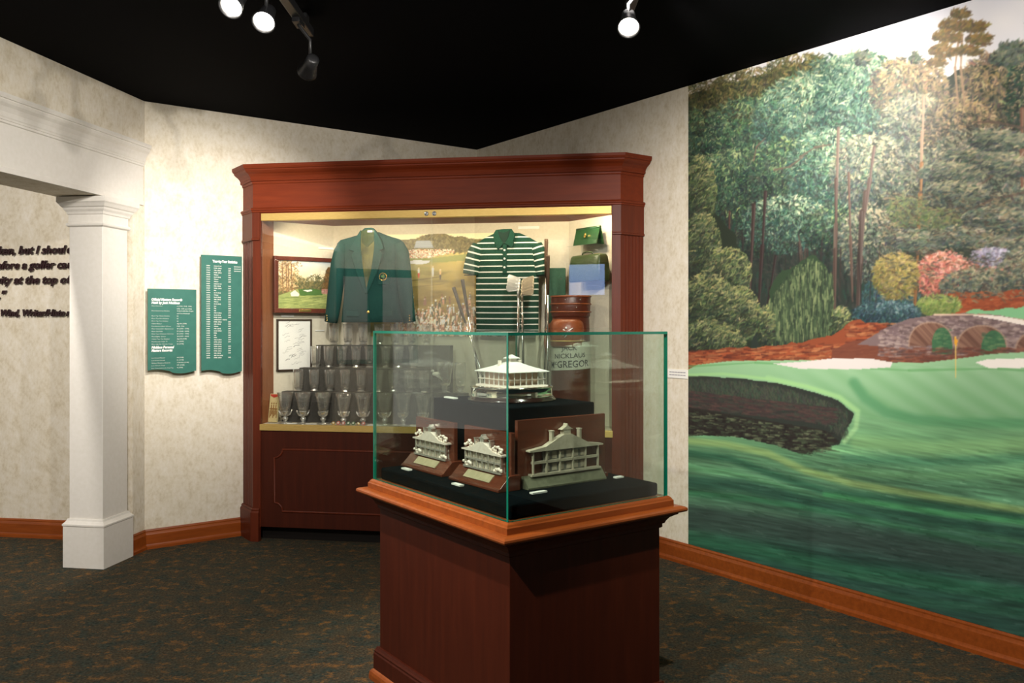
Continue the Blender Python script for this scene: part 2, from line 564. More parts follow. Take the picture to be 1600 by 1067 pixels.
def obj(name, b, mats, parent=None, loc=(0, 0, 0), rotz=0, bevel=0, label=None, cat=None, group=None, kind=None, rot=None, seg=2):
    me = b if isinstance(b, bpy.types.Mesh) else mesh_of(name, b, mats)
    o = bpy.data.objects.new(name, me)
    COL.objects.link(o)
    o.location = loc
    o.rotation_euler = rot or (0, 0, rotz)
    if parent:
        o.parent = parent
    if bevel:
        mod = o.modifiers.new('bevel', 'BEVEL')
        mod.width = bevel
        mod.segments = seg
        mod.limit_method = 'ANGLE'
        mod.angle_limit = radians(40)
    return tag(o, label, cat, group, kind)


def empty(name, loc, rotz=0, label=None, cat=None, group=None, kind=None):
    o = bpy.data.objects.new(name, None)
    COL.objects.link(o)
    o.location = loc
    o.rotation_euler = (0, 0, rotz)
    return tag(o, label, cat, group, kind)


def copy_tree(o, parent=None):
    c = o.copy()
    COL.objects.link(c)
    if parent:
        c.parent = parent
    for ch in list(o.children):
        copy_tree(ch, c)
    return c


def cabp(s, g, z):
    x, y = at(F_CAB, s, g)
    return (x, y, z)


def text_mesh(body, size, shear=0.0, bold=0.0, extrude=0.0, res=2, spacing=1.0):
    cu = bpy.data.curves.new('lettering', 'FONT')
    cu.body = body
    cu.size = size
    cu.shear = shear
    cu.offset = bold
    cu.extrude = extrude
    cu.resolution_u = res
    cu.space_character = spacing
    ob = bpy.data.objects.new('lettering', cu)
    COL.objects.link(ob)
    dg = bpy.context.evaluated_depsgraph_get()
    me = bpy.data.meshes.new_from_object(ob.evaluated_get(dg))
    vs = [tuple(v.co) for v in me.vertices]
    fs = [list(p.vertices) for p in me.polygons]
    bpy.data.objects.remove(ob)
    bpy.data.curves.remove(cu)
    bpy.data.meshes.remove(me)
    return vs, fs


def add_text(b, body, x, z, size, place, width=None, align='l', m=0, **kw):
    """text with its baseline at (x, z) of a board; place(x, depth, z) gives the point; width squeezes it to that width"""
    vs, fs = text_mesh(body, size, **kw)
    if not vs:
        return x
    x0, x1 = min(v[0] for v in vs), max(v[0] for v in vs)
    k = width / (x1 - x0) if width else 1.0
    w = (x1 - x0) * k
    off = {'l': x, 'r': x - w, 'c': x - w / 2}[align]
    b.add([place(off + (v[0] - x0) * k, v[2], z + v[1]) for v in vs], fs, m)
    return off + w


# ------------------------------------------------------------------ raster painting for flat prints
class Canvas:
    """a small picture painted in numbers; X, Y are the drawing coordinates of every raster point"""

    def __init__(self, X, Y, seed=1):
        self.X, self.Y = X, Y
        self.h, self.w = X.shape
        self.a = np.zeros((self.h, self.w, 3))
        self.rng = np.random.default_rng(seed)

    def noise(self, nx, ny, X=None, Y=None, octaves=1):
        X = (self.X - self.X.min()) / np.ptp(self.X) if X is None else X
        Y = (self.Y - self.Y.min()) / np.ptp(self.Y) if Y is None else Y
        out = np.zeros_like(X)
        amp, tot = 1.0, 0
        for o in range(octaves):
            gx, gy = int(nx * 2 ** o), int(ny * 2 ** o)
            g = self.rng.random((gy + 2, gx + 2))
            fx, fy = np.clip(X, 0, 1) * gx, np.clip(Y, 0, 1) * gy
            ix, iy = fx.astype(int), fy.astype(int)
            tx, ty = fx - ix, fy - iy
            tx, ty = tx * tx * (3 - 2 * tx), ty * ty * (3 - 2 * ty)
            out += amp * ((g[iy, ix] * (1 - tx) + g[iy, ix + 1] * tx) * (1 - ty) + (g[iy + 1, ix] * (1 - tx) + g[iy + 1, ix + 1] * tx) * ty)
            tot += amp
            amp *= 0.5
        return out / tot

    def inside(self, poly, wob=None):
        X, Y = self.X, self.Y
        if wob is not None:
            X, Y = X + wob[0], Y + wob[1]
        ins = np.zeros(X.shape, bool)
        n = len(poly)
        for i in range(n):
            x0, y0 = poly[i]
            x1, y1 = poly[(i + 1) % n]
            if y0 == y1:
                continue
            c = (y0 > Y) != (y1 > Y)
            ins ^= c & (X < (x1 - x0) * (Y - y0) / (y1 - y0) + x0)
        return ins

    def fill(self, poly, col, wob=None, alpha=1.0):
        k = self.inside(poly, wob)
        self.put(k, col, alpha)
        return k

    def put(self, mask, col, alpha=1.0):
        col = np.asarray(col, float) / 255
        if col.ndim == 1:
            col = np.broadcast_to(col, self.a.shape)
        a = (mask * alpha)[..., None]
        self.a = self.a * (1 - a) + col * a

    def setup_grid(self, to_rc):
        self.to_rc = to_rc

    def soft(self, pts, w, col, alpha=0.6, edge=1.6):
        """soft-edged band along a polyline in drawing coordinates"""
        d2 = np.full(self.X.shape, 1e9)
        for (xa, ya), (xb, yb) in zip(pts[:-1], pts[1:]):
            dx, dy = xb - xa, yb - ya
            t = np.clip(((self.X - xa) * dx + (self.Y - ya) * dy) / (dx * dx + dy * dy), 0, 1)
            d2 = np.minimum(d2, (self.X - xa - t * dx) ** 2 + (self.Y - ya - t * dy) ** 2)
        self.put(np.exp(-(np.sqrt(d2) / w) ** (2 * edge)), col, alpha)

    def stroke(self, x0, y0, x1, y1, w, col, alpha=0.9, bow=0.0):
        r0, c0 = self.to_rc(x0, y0)
        r1, c1 = self.to_rc(x1, y1)
        if bow:
            rm, cm = (r0 + r1) / 2 + (c1 - c0) * bow, (c0 + c1) / 2 - (r1 - r0) * bow
            self._seg(r0, c0, rm, cm, w, col, alpha)
            self._seg(rm, cm, r1, c1, w, col, alpha)
        else:
            self._seg(r0, c0, r1, c1, w, col, alpha)

    def _seg(self, r0, c0, r1, c1, w, col, alpha):
        pad = w + 1
        ra, rb = int(max(0, min(r0, r1) - pad)), int(min(self.h, max(r0, r1) + pad + 1))
        ca, cb = int(max(0, min(c0, c1) - pad)), int(min(self.w, max(c0, c1) + pad + 1))
        if ra >= rb or ca >= cb:
            return
        R = np.arange(ra, rb)[:, None] - r0
        Cc = np.arange(ca, cb)[None, :] - c0
        dr, dc = r1 - r0, c1 - c0
        L2 = dr * dr + dc * dc + 1e-9
        t = np.clip((R * dr + Cc * dc) / L2, 0, 1)
        d = np.sqrt((R - t * dr) ** 2 + (Cc - t * dc) ** 2)
        k = np.clip(w * (1 - 0.5 * t) - d + 0.5, 0, 1) * alpha
        s = self.a[ra:rb, ca:cb]
        s += k[..., None] * (np.asarray(col) / 255 - s)

    def linear(self):
        a = np.clip(self.a, 0, 1)
        return np.where(a <= 0.04045, a / 12.92, ((a + 0.055) / 1.055) ** 2.4)


def picture(name, P, rgb, mat, parent=None, **kw):
    """grid mesh through points P (h, w, 3) coloured by rgb (h, w, 3) linear"""
    h, w = P.shape[:2]
    me = bpy.data.meshes.new(name)
    idx = np.arange(h * w).reshape(h, w)
    q = np.stack([idx[1:, :-1], idx[1:, 1:], idx[:-1, 1:], idx[:-1, :-1]], -1).reshape(-1, 4)
    me.vertices.add(h * w)
    me.vertices.foreach_set('co', P.reshape(-1).astype(np.float32))
    me.loops.add(q.size)
    me.polygons.add(len(q))
    me.loops.foreach_set('vertex_index', q.reshape(-1).astype(np.int32))
    me.polygons.foreach_set('loop_start', np.arange(0, q.size, 4, dtype=np.int32))
    me.update(calc_edges=True)
    me.validate()
    ca = me.color_attributes.new('Col', 'FLOAT_COLOR', 'POINT')
    c4 = np.ones((h * w, 4), np.float32)
    c4[:, :3] = rgb.reshape(-1, 3)
    ca.data.foreach_set('color', c4.reshape(-1))
    me.materials.append(M[mat])
    o = bpy.data.objects.new(name, me)
    COL.objects.link(o)
    if parent:
        o.parent = parent
    o.location = kw.get('loc', (0, 0, 0))
    o.rotation_euler = (0, 0, kw.get('rotz', 0))
    return tag(o, kw.get('label'), kw.get('cat'))


# ================================================================== ROOM
b = B().box(-9, 7, -5, 11, -0.1, 0)
obj('floor', b, 'carpet', kind='structure')
b = B().box(-9, 7, -5, 11, CEIL, CEIL + 0.1)
obj('ceiling', b, 'ceiling', kind='structure')

room_loc = (*CORNER, 0)
left_loc = (*PW, 0)
obj('wall_back', B().box(-2.751, 0.12, 0, 0.12, 0, CEIL), 'paper', loc=room_loc, rotz=R36, kind='structure')
obj('wall_right', B().box(0, 0.12, -9.0, 0, 0, CEIL), 'paper', loc=room_loc, rotz=R36, kind='structure')
# left wall over the opening, and its stub behind the column
HB = 2.368
obj('wall_left', B().box(-0.31, 0, -3.05, 0.30, HB, CEIL), 'paper', loc=left_loc, rotz=R9, kind='structure')
obj('wall_left_jamb', B().box(-0.31, 0, -0.14, 0.30, 0, HB - 0.001), 'paper', loc=left_loc, rotz=R9, kind='structure')
obj('wall_alcove', B().box(-4.5, -0.31, 0.17, 0.30, 0, CEIL), 'paper', loc=left_loc, rotz=R9, kind='structure')
# walls out of view
obj('wall_rear', B().box(-9, 7, -3.7, -3.6, 0, CEIL), 'paper', kind='structure')

ANG = ((-3.06, 2.83), radians(-43))
obj('wall_left_angled', B().box(0, 1.7, -0.12, 0, 0, CEIL), 'paper', loc=(*ANG[0], 0), rotz=ANG[1], kind='structure')
BASE = [(0, 0), (0.026, 0), (0.026, 0.018), (0.020, 0.026), (0.017, 0.034), (0.017, 0.098), (0.014, 0.106), (0.011, 0.116), (0.012, 0.124), (0.008, 0.134), (0, 0.134)]
# a baseboard runs with the room on its right-hand side
obj('baseboard_right', B().sweep([(0, 0), (0, -9)], BASE), 'cherry_light', loc=room_loc, rotz=R36, kind='structure')
obj('baseboard_back', B().sweep([(-2.751 - 0.17 * cos(radians(45)), -0.17 * sin(radians(45))), (-2.751, 0), (0, 0)], BASE), 'cherry_light', loc=room_loc, rotz=R36, kind='structure')
obj('baseboard_alcove', B().sweep([(-4.5, 0.17), (-0.31, 0.17)], BASE), 'cherry_light', loc=left_loc, rotz=R9, kind='structure')

# white entablature over the opening
fr = [(-0.002, HB), (0.012, HB), (0.012, HB + 0.03), (0.008, HB + 0.032), (0.008, 2.632), (0.016, 2.636), (0.016, 2.648), (0.020, 2.650),
      (0.022, 2.660), (0.026, 2.666), (0.030, 2.690), (0.042, 2.715), (0.056, 2.730), (0.062, 2.742), (0.062, 2.750), (0.068, 2.752),
      (0.072, 2.765), (0.072, 2.777), (-0.002, 2.777)]
obj('trim_1', B().sweep([(0, -3.04), (0, -0.03)][::-1], [(-o, z) for o, z in fr]), 'white', loc=left_loc, rotz=R9, kind='structure')

# square column
col = empty('square_column', (*at(F_LEFT, -0.115, -0.33), 0), R9, 'white square painted column with moulded base and capital under the beam', 'column', kind='thing')
hx, hy = 0.117, 0.130


def sq(ax, ay):
    return [(-ax, -ay), (ax, -ay), (ax, ay), (-ax, ay)]


obj('shaft', B().box(-hx, hx, -hy, hy, 0.29, 2.28), 'white', col, bevel=0.003)
obj('base', B().sweep(sq(hx, hy), [(-0.02, 0), (0.026, 0), (0.026, 0.262), (0.030, 0.266), (0.030, 0.276), (0.022, 0.284), (0.012, 0.296), (0.008, 0.308), (-0.02, 0.308)], closed=True), 'white', col)
obj('capital', B().sweep(sq(hx, hy), [(-0.02, 2.175), (0.004, 2.175), (0.014, 2.182), (0.016, 2.192), (0.010, 2.200), (0.004, 2.203), (0.004, 2.252), (0.010, 2.256), (0.014, 2.270), (0.024, 2.284),
                                      (0.028, 2.296), (0.036, 2.302), (0.046, 2.320), (0.054, 2.330), (0.054, 2.362), (-0.02, 2.362)], closed=True), 'white', col)

# ================================================================== MURAL
U0, U1, Z0, Z1, DU = 2.466, 5.6, 0.135, CEIL - 0.001, 0.0042


def sk_to_wall(x, y):
    a = (x - 800) / 1320
    u = (a * 7.446 + 0.31) / (0.58779 + a * 0.80902)
    Yd = 7.446 - 0.80902 * u
    return u, EYE - (y - 507) * Yd / 1320


def paint_mural():
    nu, nz = int((U1 - U0) / DU), int((Z1 - Z0) / DU)
    u = U0 + (np.arange(nu) + 0.5) * DU
    z = Z1 - (np.arange(nz) + 0.5) * DU
    UU, ZZ = np.meshgrid(u, z)
    Yd = 7.446 - 0.80902 * UU
    X = 800 + 1320 * (0.58779 * UU - 0.31) / Yd
    Y = 507 + (EYE - ZZ) * 1320 / Yd
    c = Canvas(X, Y, 5)
    rng = c.rng

    def to_rc(x, y):
        uu, zz = sk_to_wall(x, y)
        return (Z1 - zz) / DU, (uu - U0) / DU
    c.setup_grid(to_rc)
    XR = 2000
    nz1 = c.noise(60, 60, octaves=2)
    nz2 = c.noise(60, 60, octaves=2)
    wob = ((nz1 - 0.5) * 14, (nz2 - 0.5) * 14)
    # sky
    g = np.clip((Y + 80) / 330, 0, 1)[..., None]
    cl = np.clip(c.noise(6, 9, octaves=3) * 2.2 - 0.6, 0, 1)[..., None]
    sky = (np.array([196, 200, 222]) * (1 - cl) + np.array([250, 245, 240]) * cl) * (1 - g) + np.array([255, 248, 238]) * g
    c.a = sky / 255
    # forest mass
    top = [(1060, 160), (1076, 150), (1110, 140), (1150, 125), (1190, 118), (1240, 100), (1270, 88), (1300, 100), (1330, 88), (1355, 78), (1380, 88), (1410, 95),
           (1440, 112), (1470, 130), (1500, 108), (1540, 96), (1570, 88), (1600, 70), (1660, 40), (1750, 20), (2100, -60)]
    c.fill(top + [(2100, 620), (1060, 620)], (52, 62, 52), wob)
    k = c.inside([(1060, 250), (1200, 300), (1330, 330), (1400, 360), (1420, 600), (1060, 600)])
    c.put(k, (36, 46, 42), 0.8)

    def mass(cx, cy, rx, ry, cols, n, length=9, w=1.0, ang=0.6, spread=0.9, light=(0.4, -0.9), alpha=0.8, flat=0.0):
        n = int(n * 1.6)
        length *= 0.8
        cols = np.array(cols, float)
        for _ in range(n):
            r = sqrt(rng.random())
            t = rng.random() * 2 * pi
            ox, oy = r * cos(t), r * sin(t)
            x, y = cx + ox * rx, cy + oy * ry
            lum = 0.40 + 0.30 * (ox * light[0] + oy * light[1]) + rng.normal(0, 0.25)
            q = np.clip(lum, 0, 0.999) * (len(cols) - 1)
            i = int(q)
            col = cols[i] * (1 - (q - i)) + cols[min(i + 1, len(cols) - 1)] * (q - i)
            a = atan2(oy * 0.6 + ang, ox * 1.0) if not flat else flat
            a += rng.normal(0, spread)
            l = length * (0.5 + rng.random())
            c.stroke(x, y, x + cos(a) * l, y + sin(a) * l, w * (0.7 + 0.6 * rng.random()), col + rng.normal(0, 5, 3), alpha, rng.normal(0, 0.15))
    DG = [(24, 34, 32), (38, 56, 48), (56, 82, 66), (96, 122, 88), (166, 174, 120)]
    TG = [(36, 52, 48), (56, 84, 74), (88, 120, 102), (138, 164, 134), (214, 216, 178)]
    HG = [(54, 62, 60), (82, 94, 86), (116, 124, 106), (160, 154, 126), (205, 192, 158)]
    OG = [(44, 46, 34), (76, 80, 54), (118, 112, 72), (170, 152, 100)]
    BR = [(60, 62, 60), (90, 88, 78), (128, 116, 92), (176, 150, 112), (212, 186, 142)]
    # high crowns
    for a in [(1105, 175, 60, 50, OG, 900), (1180, 150, 70, 45, OG, 900), (1250, 125, 60, 42, OG, 700), (1310, 125, 50, 40, TG, 600),
              (1100, 260, 60, 90, DG, 1500), (1180, 230, 85, 80, DG, 2000), (1265, 190, 85, 75, TG, 2200), (1350, 165, 75, 85, TG, 2200), (1420, 140, 60, 50, BR, 900),
              (1560, 170, 75, 90, BR, 1500), (1660, 150, 90, 110, DG, 1200), (1800, 130, 110, 150, DG, 900), (1430, 205, 55, 60, HG, 1200), (1500, 220, 60, 70, BR, 1200)]:
        mass(*a)
    for a in [(1150, 320, 90, 90, DG, 2200), (1240, 290, 80, 75, DG, 2000), (1300, 270, 70, 70, TG, 1500), (1360, 270, 60, 60, HG, 1000),
              (1440, 300, 55, 70, HG, 1000), (1530, 290, 90, 90, HG, 2000), (1600, 320, 80, 90, HG, 1200), (1750, 330, 130, 150, DG, 1000)]:
        mass(*a)
    # undersides and dark trunks space
    for _ in range(900):
        x, y = rng.uniform(1080, 1400), rng.uniform(330, 500)
        c.stroke(x, y, x + rng.normal(0, 3), y + rng.uniform(6, 22), 1.6, rng.choice([[30, 36, 36], [44, 50, 48], [60, 58, 56], [34, 62, 52]]), 0.7)
    for a in [(1230, 350, 70, 45, TG, 900), (1300, 360, 45, 40, DG, 500), (1360, 380, 50, 60, HG, 900), (1390, 470, 45, 40, [(30, 52, 56), (56, 84, 86), (110, 140, 136)], 700)]:
        mass(*a, length=6)
    for _ in range(2600):
        x, y = rng.uniform(1080, 1600), rng.uniform(170, 430)
        a_ = rng.uniform(-0.2, 1.4)
        l_ = rng.uniform(3, 9)
        c.stroke(x, y, x + cos(a_) * l_, y + sin(a_) * l_, 0.9, rng.choice([[40, 50, 46], [58, 62, 58], [34, 44, 42], [70, 64, 60]]), 0.6)
    # trunks
    for x0, y0, x1, y1, w, col in [(1140, 330, 1136, 540, 3, (66, 44, 40)), (1178, 320, 1165, 540, 6, (54, 40, 38)), (1196, 300, 1186, 470, 5, (48, 36, 36)), (1212, 400, 1196, 500, 4, (40, 32, 32)), (1310, 200, 1302, 500, 4, (104, 88, 78)),
                                   (1306, 280, 1304, 500, 4, (72, 56, 50)), (1326, 270, 1332, 470, 3, (88, 68, 60)), (1352, 300, 1338, 505, 5, (78, 64, 58)), (1366, 230, 1352, 330, 4, (90, 74, 68)), (1346, 330, 1340, 500, 5, (66, 54, 50)),
                                   (1443, 150, 1439, 265, 3, (168, 140, 116)), (1440, 255, 1436, 350, 4, (150, 108, 72)), (1436, 345, 1428, 500, 4, (120, 78, 46)), (1597, 170, 1597, 290, 4, (120, 84, 66)), (1610, 190, 1620, 480, 8, (96, 70, 60)),
                                   (1700, 200, 1690, 500, 8, (80, 60, 54))]:
        c.stroke(x0, y0, (x0 + x1) / 2 + rng.normal(0, 1.5), (y0 + y1) / 2, w * 0.6, col, 0.95)
        c.stroke((x0 + x1) / 2, (y0 + y1) / 2, x1, y1, w * 0.75, col, 0.95)
        c.stroke(x0 + w * 0.3, y0, x1 + w * 0.3, y1, w * 0.2, np.array(col) + 34, 0.8)
    for _ in range(26):
        x, y = rng.uniform(1130, 1420), rng.uniform(360, 430)
        c.stroke(x, y, x + rng.normal(-2, 4), y + rng.uniform(50, 110), rng.uniform(0.7, 1.5), rng.choice([[58, 44, 42], [84, 64, 58], [44, 38, 38]]), 0.7)
    # boughs
    for x0, y0, x1, y1, bow in [(1210, 265, 1255, 245, 0.1), (1250, 245, 1300, 225, -0.1), (1178, 250, 1196, 215, -.2), (1436, 270, 1420, 255, 0), (1438, 300, 1490, 288, .1), (1438, 325, 1500, 325, .05), (1600, 250, 1530, 290, .08),
                                (1600, 300, 1500, 335, .06), (1435, 395, 1380, 350, .05), (1435, 395, 1500, 405, -.1), (1530, 425, 1480, 415, -.1), (1600, 200, 1520, 190, .05)]:
        c.stroke(x0, y0, x1, y1, 1.7, (96, 80, 70), 0.8, bow)
    mass(1420, 330, 34, 24, [(80, 92, 70), (112, 122, 84), (150, 156, 108)], 170, 7)
    mass(1468, 345, 32, 20, [(76, 90, 70), (106, 118, 82), (146, 154, 106)], 160, 7)
    for cx, cy in [(1430, 375), (1500, 370), (1550, 340), (1570, 385), (1520, 245), (1580, 260), (1480, 270), (1560, 220), (1490, 300)]:
        mass(cx, cy, 48, 16, HG, 420, 10, flat=-0.2, spread=0.35)
    # blossom and bushes by the bridge
    PK = [(120, 70, 60), (190, 110, 96), (228, 160, 140), (246, 206, 190)]
    mass(1475, 430, 42, 38, PK, 1000, 6)
    mass(1545, 420, 40, 16, PK, 380, 6)
    mass(1550, 400, 32, 14, [(110, 104, 120), (170, 164, 184), (225, 220, 232)], 260, 5)
    mass(1400, 430, 34, 36, [(90, 84, 50), (150, 136, 80), (206, 180, 120)], 650, 7)
    mass(1530, 445, 60, 26, HG, 700, 7)
    mass(1600, 430, 40, 40, HG, 500, 8)
    c.fill([(1480, 475), (1520, 466), (1600, 452), (2100, 400), (2100, 520), (1480, 500)], (150, 72, 42), wob)
    for _ in range(500):
        x, y = rng.uniform(1480, 1800), rng.uniform(455, 490)
        c.stroke(x, y, x + rng.uniform(4, 14), y + rng.normal(0, 2), 1.4, rng.choice([[128, 58, 34], [176, 92, 56], [150, 76, 44]]), 0.7)
    c.fill([(1500, 492), (1545, 482), (1610, 476), (2100, 440), (2100, 520), (1500, 500)], (128, 186, 136), wob)
    mass(1465, 478, 34, 15, [(84, 104, 56), (130, 146, 80), (176, 186, 112)], 450, 7, flat=-0.8, spread=0.4)
    mass(1385, 488, 52, 18, [(26, 44, 50), (50, 76, 82), (130, 156, 158)], 800, 5)
    for _ in range(900):
        x, y = rng.uniform(1375, 1600), rng.uniform(300, 470)
        a_ = rng.uniform(-0.6, 0.9)
        l_ = rng.uniform(3, 9)
        c.stroke(x, y, x + cos(a_) * l_, y + sin(a_) * l_, 0.9, rng.choice([[58, 66, 60], [84, 90, 76], [112, 104, 84], [150, 132, 100], [76, 62, 56]]), 0.7)
    # left shrub mass, weeping tree and small cypresses
    LG = [(28, 36, 30), (46, 58, 44), (74, 88, 62), (124, 130, 88), (180, 174, 116)]
    c.fill([(1060, 330), (1120, 330), (1165, 400), (1180, 500), (1175, 545), (1060, 550)], (36, 46, 36), wob)
    for cx, cy, rx, ry in [(1095, 300, 26, 60), (1098, 380, 30, 50), (1140, 425, 36, 40), (1105, 470, 45, 45), (1155, 490, 34, 45), (1110, 525, 50, 25)]:
        mass(cx, cy, rx, ry, LG, 750, 9, flat=2.5, spread=0.5)
    c.fill([(1200, 530), (1205, 450), (1220, 425), (1250, 410), (1268, 400), (1288, 410), (1294, 450), (1300, 530)], (46, 66, 46), wob)
    for _ in range(1900):
        x = rng.uniform(1200, 1302)
        yt = 402 + abs(x - 1266) ** 1.5 * 0.13
        y = rng.uniform(min(yt, 520), 528)
        c.stroke(x, y, x + rng.normal(0, 1.2), y + rng.uniform(6, 20), 1.0, rng.choice([[36, 48, 38], [64, 82, 58], [94, 112, 76], [130, 142, 98], [50, 66, 50]]), 0.8)
    for cx, cy, rx, ry in [(1195, 512, 13, 34), (1312, 510, 17, 30), (1152, 538, 10, 10)]:
        mass(cx, cy, rx, ry, LG, 420, 6, flat=-0.7, spread=0.5)
    # pine straw bank and creek
    c.fill([(1060, 552), (1076, 548), (1140, 546), (1220, 540), (1290, 530), (1335, 500), (1395, 510), (1440, 540), (1440, 568), (1320, 566), (1180, 568), (1076, 580), (1060, 582)], (138, 70, 44), wob)
    for _ in range(1400):
        x, y = rng.uniform(1070, 1440), rng.uniform(505, 570)
        if y < 548 - (x - 1076) * 0.05 and x < 1320:
            continue
        c.stroke(x, y, x + rng.uniform(5, 20), y + rng.normal(-0.8, 1.2), 1.3, rng.choice([[112, 50, 32], [166, 84, 52], [190, 124, 80], [92, 44, 34], [150, 96, 66]]), 0.7)
    c.fill([(1300, 545), (1370, 520), (1440, 545), (1600, 552), (2100, 560), (2100, 585), (1500, 580), (1400, 566), (1300, 560)], (112, 64, 50), wob, 0.85)
    # bridge
    br = [(1340, 538), (1362, 526), (1385, 512), (1420, 498), (1460, 492), (1510, 490), (1560, 492), (1600, 500), (1700, 520), (2100, 600), (2100, 625), (1600, 560), (1420, 545)]
    c.fill(br, (120, 100, 100))
    for _ in range(1700):
        x = rng.uniform(1372, 1760)
        yt = 490 + (abs(x - 1510) / 125) ** 2 * 22
        y = rng.uniform(min(yt, 550), 556)
        l = rng.uniform(4, 8)
        c.stroke(x, y, x + l, y + 0.5, 1.5, rng.choice([[96, 78, 78], [140, 118, 114], [176, 156, 148], [112, 92, 96], [158, 138, 134]]), 0.75)
    c.stroke(1460, 491, 1530, 491, 1.2, (226, 196, 172), 0.9)
    c.stroke(1530, 491, 1600, 499, 1.2, (200, 150, 130), 0.9)
    c.fill([(1520, 493), (1560, 493), (1605, 501), (1605, 509), (1560, 500)], (236, 224, 214))

    def arch(xa, xb, yb, h, depth):
        xs = np.linspace(0, pi, 24)
        outer = [((xa + xb) / 2 - cos(t) * (xb - xa) / 2, yb - sin(t) ** 0.8 * h) for t in xs]
        c.fill(outer, (118, 84, 70))
        for t in np.linspace(0.05, 1.9, 40):
            x, y = (xa + xb) / 2 - cos(t) * (xb - xa) / 2, yb - sin(t) ** 0.8 * h
            c.stroke(x + 2, y + 2, x + depth * 0.6, min(yb, y + 24), 1.2, rng.choice([[98, 66, 56], [146, 110, 92], [122, 88, 74]]), 0.7)
        inn = [((xa + depth + xb) / 2 - cos(t) * (xb - xa - depth) / 2, yb + 3 - sin(t) * h * 0.86) for t in xs]
        c.fill(inn + [(xb - 2, yb + 14), (xa + depth, yb + 12)], (62, 104, 72))
        for _ in range(60):
            x = rng.uniform(xa + depth + 2, xb - 5)
            y = rng.uniform(yb - h * 0.7, yb + 10)
            c.stroke(x, y, x + 5, y, 1.2, rng.choice([[44, 84, 62], [86, 128, 86], [120, 140, 96]]), 0.5)
        for a0, a1 in zip(outer[:-1], outer[1:]):
            c.stroke(*a0, *a1, 1.0, (170, 142, 124), 0.8)
    arch(1420, 1489, 540, 37, 36)
    arch(1495, 1573, 546, 38, 38)
    arch(1586, 1690, 552, 40, 40)
    for _ in range(500):
        x, y = rng.uniform(1370, 1750), rng.uniform(543, 566)
        c.stroke(x, y, x + rng.uniform(5, 16), y, 1.2, rng.choice([[100, 54, 44], [140, 92, 74], [84, 60, 56], [124, 74, 58]]), 0.6)
    # the green
    gt = [(1060, 585), (1090, 570), (1140, 564), (1220, 563), (1330, 562), (1390, 566), (1440, 567), (1500, 560), (1550, 553), (1600, 550), (2100, 520), (2100, 1200), (1060, 1200)]
    G = c.inside(gt)
    t1 = np.clip((Y - 560) / 130, 0, 1)[..., None]
    grs = np.array([150, 192, 148]) * (1 - t1) + np.array([112, 164, 116]) * t1
    t2 = np.clip((Y - (655 + 0.05 * (X - 1076))) / 200, 0, 1)[..., None]
    grs = grs * (1 - t2) + np.array([50, 92, 78]) * t2
    stripe = 0.5 + 0.5 * np.sin((X * 0.80 - Y * 1.25) / 6.5)
    sm = ((Y > 572) & (Y < 655))[..., None] * np.clip((X - 1180) / 120, 0, 1)[..., None]
    grs = grs + sm * (stripe[..., None] - 0.5) * np.array([12, 8, 12])
    q = Y - 0.00022 * (X - 1076) ** 2 - 26 * np.sin((X - 1150) / 200.0)
    xn = (X - X.min()) / np.ptp(X)
    qn = np.clip((q - 540) / 700, 0, 1)
    bands = c.noise(4, 42, xn, qn, 3)
    fine = c.noise(26, 320, xn, qn, 1)
    amt = np.clip((Y - 640) / 90, 0, 1)[..., None]
    grs = grs * (1 + amt * ((bands - 0.5) * 0.7 + (fine - 0.5) * 0.30)[..., None]) + amt * (np.clip(bands - 0.55, 0, 1) * 90)[..., None] * np.array([0.75, 0.8, 0.45])
    c.put(G, np.clip(grs, 12, 240))
    edge = [(1076, 572), (1180, 566), (1300, 572), (1420, 578), (1560, 575), (1620, 580)]
    for (xa, ya), (xb, yb) in zip(edge[:-1], edge[1:]):
        c.stroke(xa, ya, xb, yb, 1.6, (96, 160, 96), 0.6)
    c.fill([(1255, 565), (1300, 560), (1360, 560), (1395, 566), (1392, 574), (1340, 577), (1250, 576), (1208, 568)], (222, 214, 210))
    c.fill([(1524, 566), (1545, 561), (1600, 560), (2000, 540), (2000, 575), (1600, 575), (1545, 575)], (244, 236, 228))
    # creek in front
    cr = [(1060, 592), (1076, 588), (1120, 588), (1200, 596), (1260, 608), (1310, 625), (1335, 645), (1330, 660), (1318, 680), (1312, 694), (1285, 700), (1254, 710), (1210, 694), (1150, 682), (1100, 680), (1060, 682)]
    c.fill(cr, (46, 52, 47), (wob[0] * 0.3, wob[1] * 0.3))
    for _ in range(1900):
        x = rng.uniform(1070, 1325)
        yt = 590 + np.clip((x - 1100) / 235, 0, 1) ** 2 * 52
        y = rng.uniform(yt + 1, yt + 24 + 26 * np.clip((x - 1240) / 90, 0, 1))
        c.stroke(x, y, x + rng.normal(1, 2), y + rng.uniform(3, 8), 1.0, rng.choice([[48, 56, 48], [76, 84, 66], [66, 64, 62], [56, 78, 62]]), 0.6)
    for _ in range(900):
        x = rng.uniform(1072, 1300)
        y = 622 + (x - 1076) * 0.12 + rng.uniform(-12, 14)
        c.stroke(x, y, x + rng.uniform(4, 14), y + 1.2, 1.2, rng.choice([[70, 52, 52], [56, 48, 48], [62, 66, 58], [84, 62, 58]]), 0.6)
    wt = [(1060, 640), (1076, 636), (1180, 654), (1290, 672), (1312, 690), (1285, 700), (1254, 710), (1210, 694), (1150, 682), (1100, 680), (1060, 682)]
    c.fill(wt, (42, 40, 36))
    for _ in range(900):
        x = rng.uniform(1070, 1296)
        y = 640 + (x - 1076) * 0.16 + rng.uniform(0, 42)
        c.stroke(x, y, x + rng.uniform(3, 10), y + 0.6, 1.1, rng.choice([[28, 24, 24], [70, 84, 62], [112, 122, 92], [54, 62, 50], [36, 30, 30]]), 0.65)
